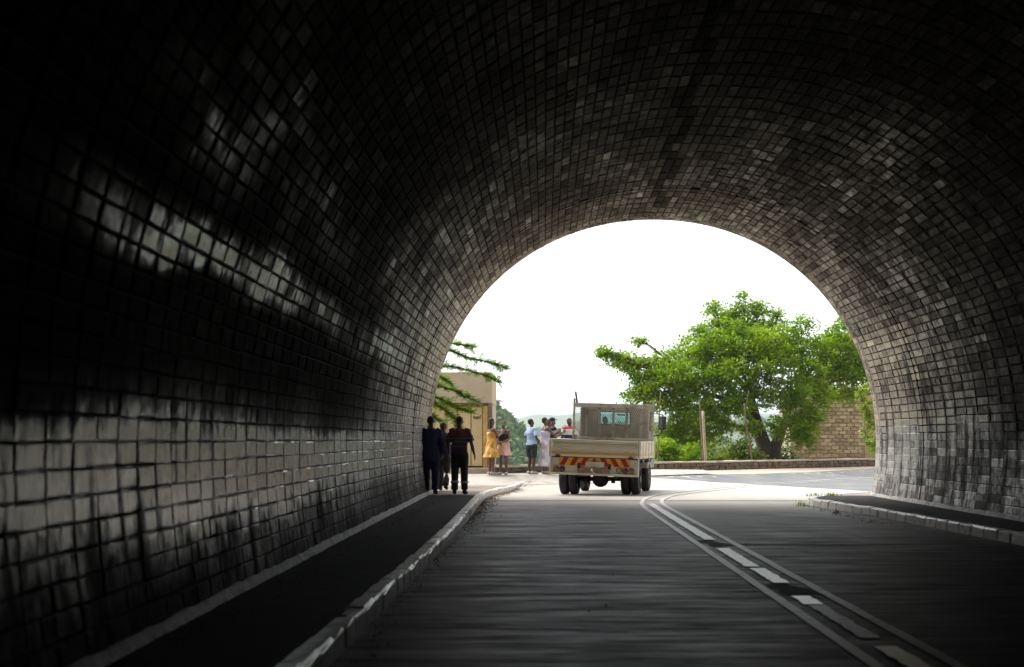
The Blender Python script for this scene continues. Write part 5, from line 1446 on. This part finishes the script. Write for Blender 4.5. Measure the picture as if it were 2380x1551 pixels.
person('woman in pale blue blouse and dark knee-length shorts looking right', feet_at(531.5, 471.5, 42.5), R(-48), 1.53, True, hip_, skin='skin', head=R(-14), nod=R(8), top=('short', 'bluesh', .90), bottom=('shorts', 'teal_d'), shoes='shoe_w', hair='crop', group=gw)
clap2 = {'L': (V3(-.19, .16, 1.20), V3(-.05, .40, 1.31)), 'R': (V3(.19, .16, 1.20), V3(.05, .41, 1.30))}
person('woman in long lilac floral dress clapping next to the truck', feet_at(545.5, 471.5, 42.6), R(-66), 1.57, True, clap2, skin='skin_b', nod=R(6), top=('strap', 'floral', .98), bottom=('skirt', 'floral', .24, .22), shoes='shoe_w', hair='crop', group=gw)
person('person in dark top half hidden behind the woman in floral dress', feet_at(549.0, 471.5, 43.3), R(-70), 1.52, True, clap, skin='skin_b', top=('short', 'blackc', .90), bottom=('shorts', 'charcoal'), hair='short', group='onlookers behind the truck')
def cap(root, S, HS, Lg, A):
    c = MB(); c.ball((0, -.01, 1.675), (.083, .098, .068), HS, 18, 10); c.build('cap', M['capc'], root, True)
    MB().ball((0, .115, 1.668), (.062, .065, .010), HS, 14, 6).build('cap_peak', M['capc'], root, True)
person('person in dark cap behind the floral dress beside the truck bed', feet_at(552.5, 471, 43.6), R(-75), 1.56, False, clap, skin='skin_b', top=('short', 'navy_b', .88), bottom=('trousers', 'charcoal'), hair='crop', extra=cap, group='onlookers behind the truck')
person('person in red white and navy shirt seen past the truck headboard', feet_at(569.5, 470, 44.0), R(-150), 1.56, False, None, skin='skin', top=('short', 'tri_shirt', .85), bottom=('trousers', 'navy_b'), hair='short', group='onlookers behind the truck')
# the one in the cab, seen through the rear window
ca = Matrix.Translation(trk.location) @ Matrix.Rotation(-TH, 4, 'Z')
seat = ca @ Vector((-.26, cy0 + .42, .32))
sit = {'L': (V3(-.11, .42, .84), V3(-.11, .50, .46), V3(-.1, 1, 0)), 'R': (V3(.11, .42, .84), V3(.11, .50, .46), V3(.1, 1, 0))}
person('person sitting in the truck cab seen through the rear window', seat, -TH, 1.58, False, {'L': (V3(-.25, .12, 1.16), V3(-.17, .34, 1.20)), 'R': (V3(.25, .12, 1.16), V3(.17, .34, 1.20))}, sit, top=('short', 'charcoal', .84), bottom=('trousers', 'blackc'), hair='crop', seated=True)

# ------------------------------------------------------------------ air between here and the hills
hzm = bpy.data.materials.new('haze_air'); hzm.use_nodes = True; nt = hzm.node_tree; nt.nodes.clear()
o_ = nt.nodes.new('ShaderNodeOutputMaterial'); pvv = nt.nodes.new('ShaderNodeVolumePrincipled')
pvv.inputs['Color'].default_value = (0.80, 0.89, 1.0, 1); pvv.inputs['Density'].default_value = 0.00028; pvv.inputs['Anisotropy'].default_value = 0.2
nt.links.new(pvv.outputs[0], o_.inputs['Volume'])
USE_HAZE = True
if USE_HAZE:
    m = MB(); m.box((0, 3400, 35), (12800, 7300, 170)); hz = m.build('haze', hzm); tag(hz, 'pale haze lying over the distant hills', 'haze', kind='stuff')
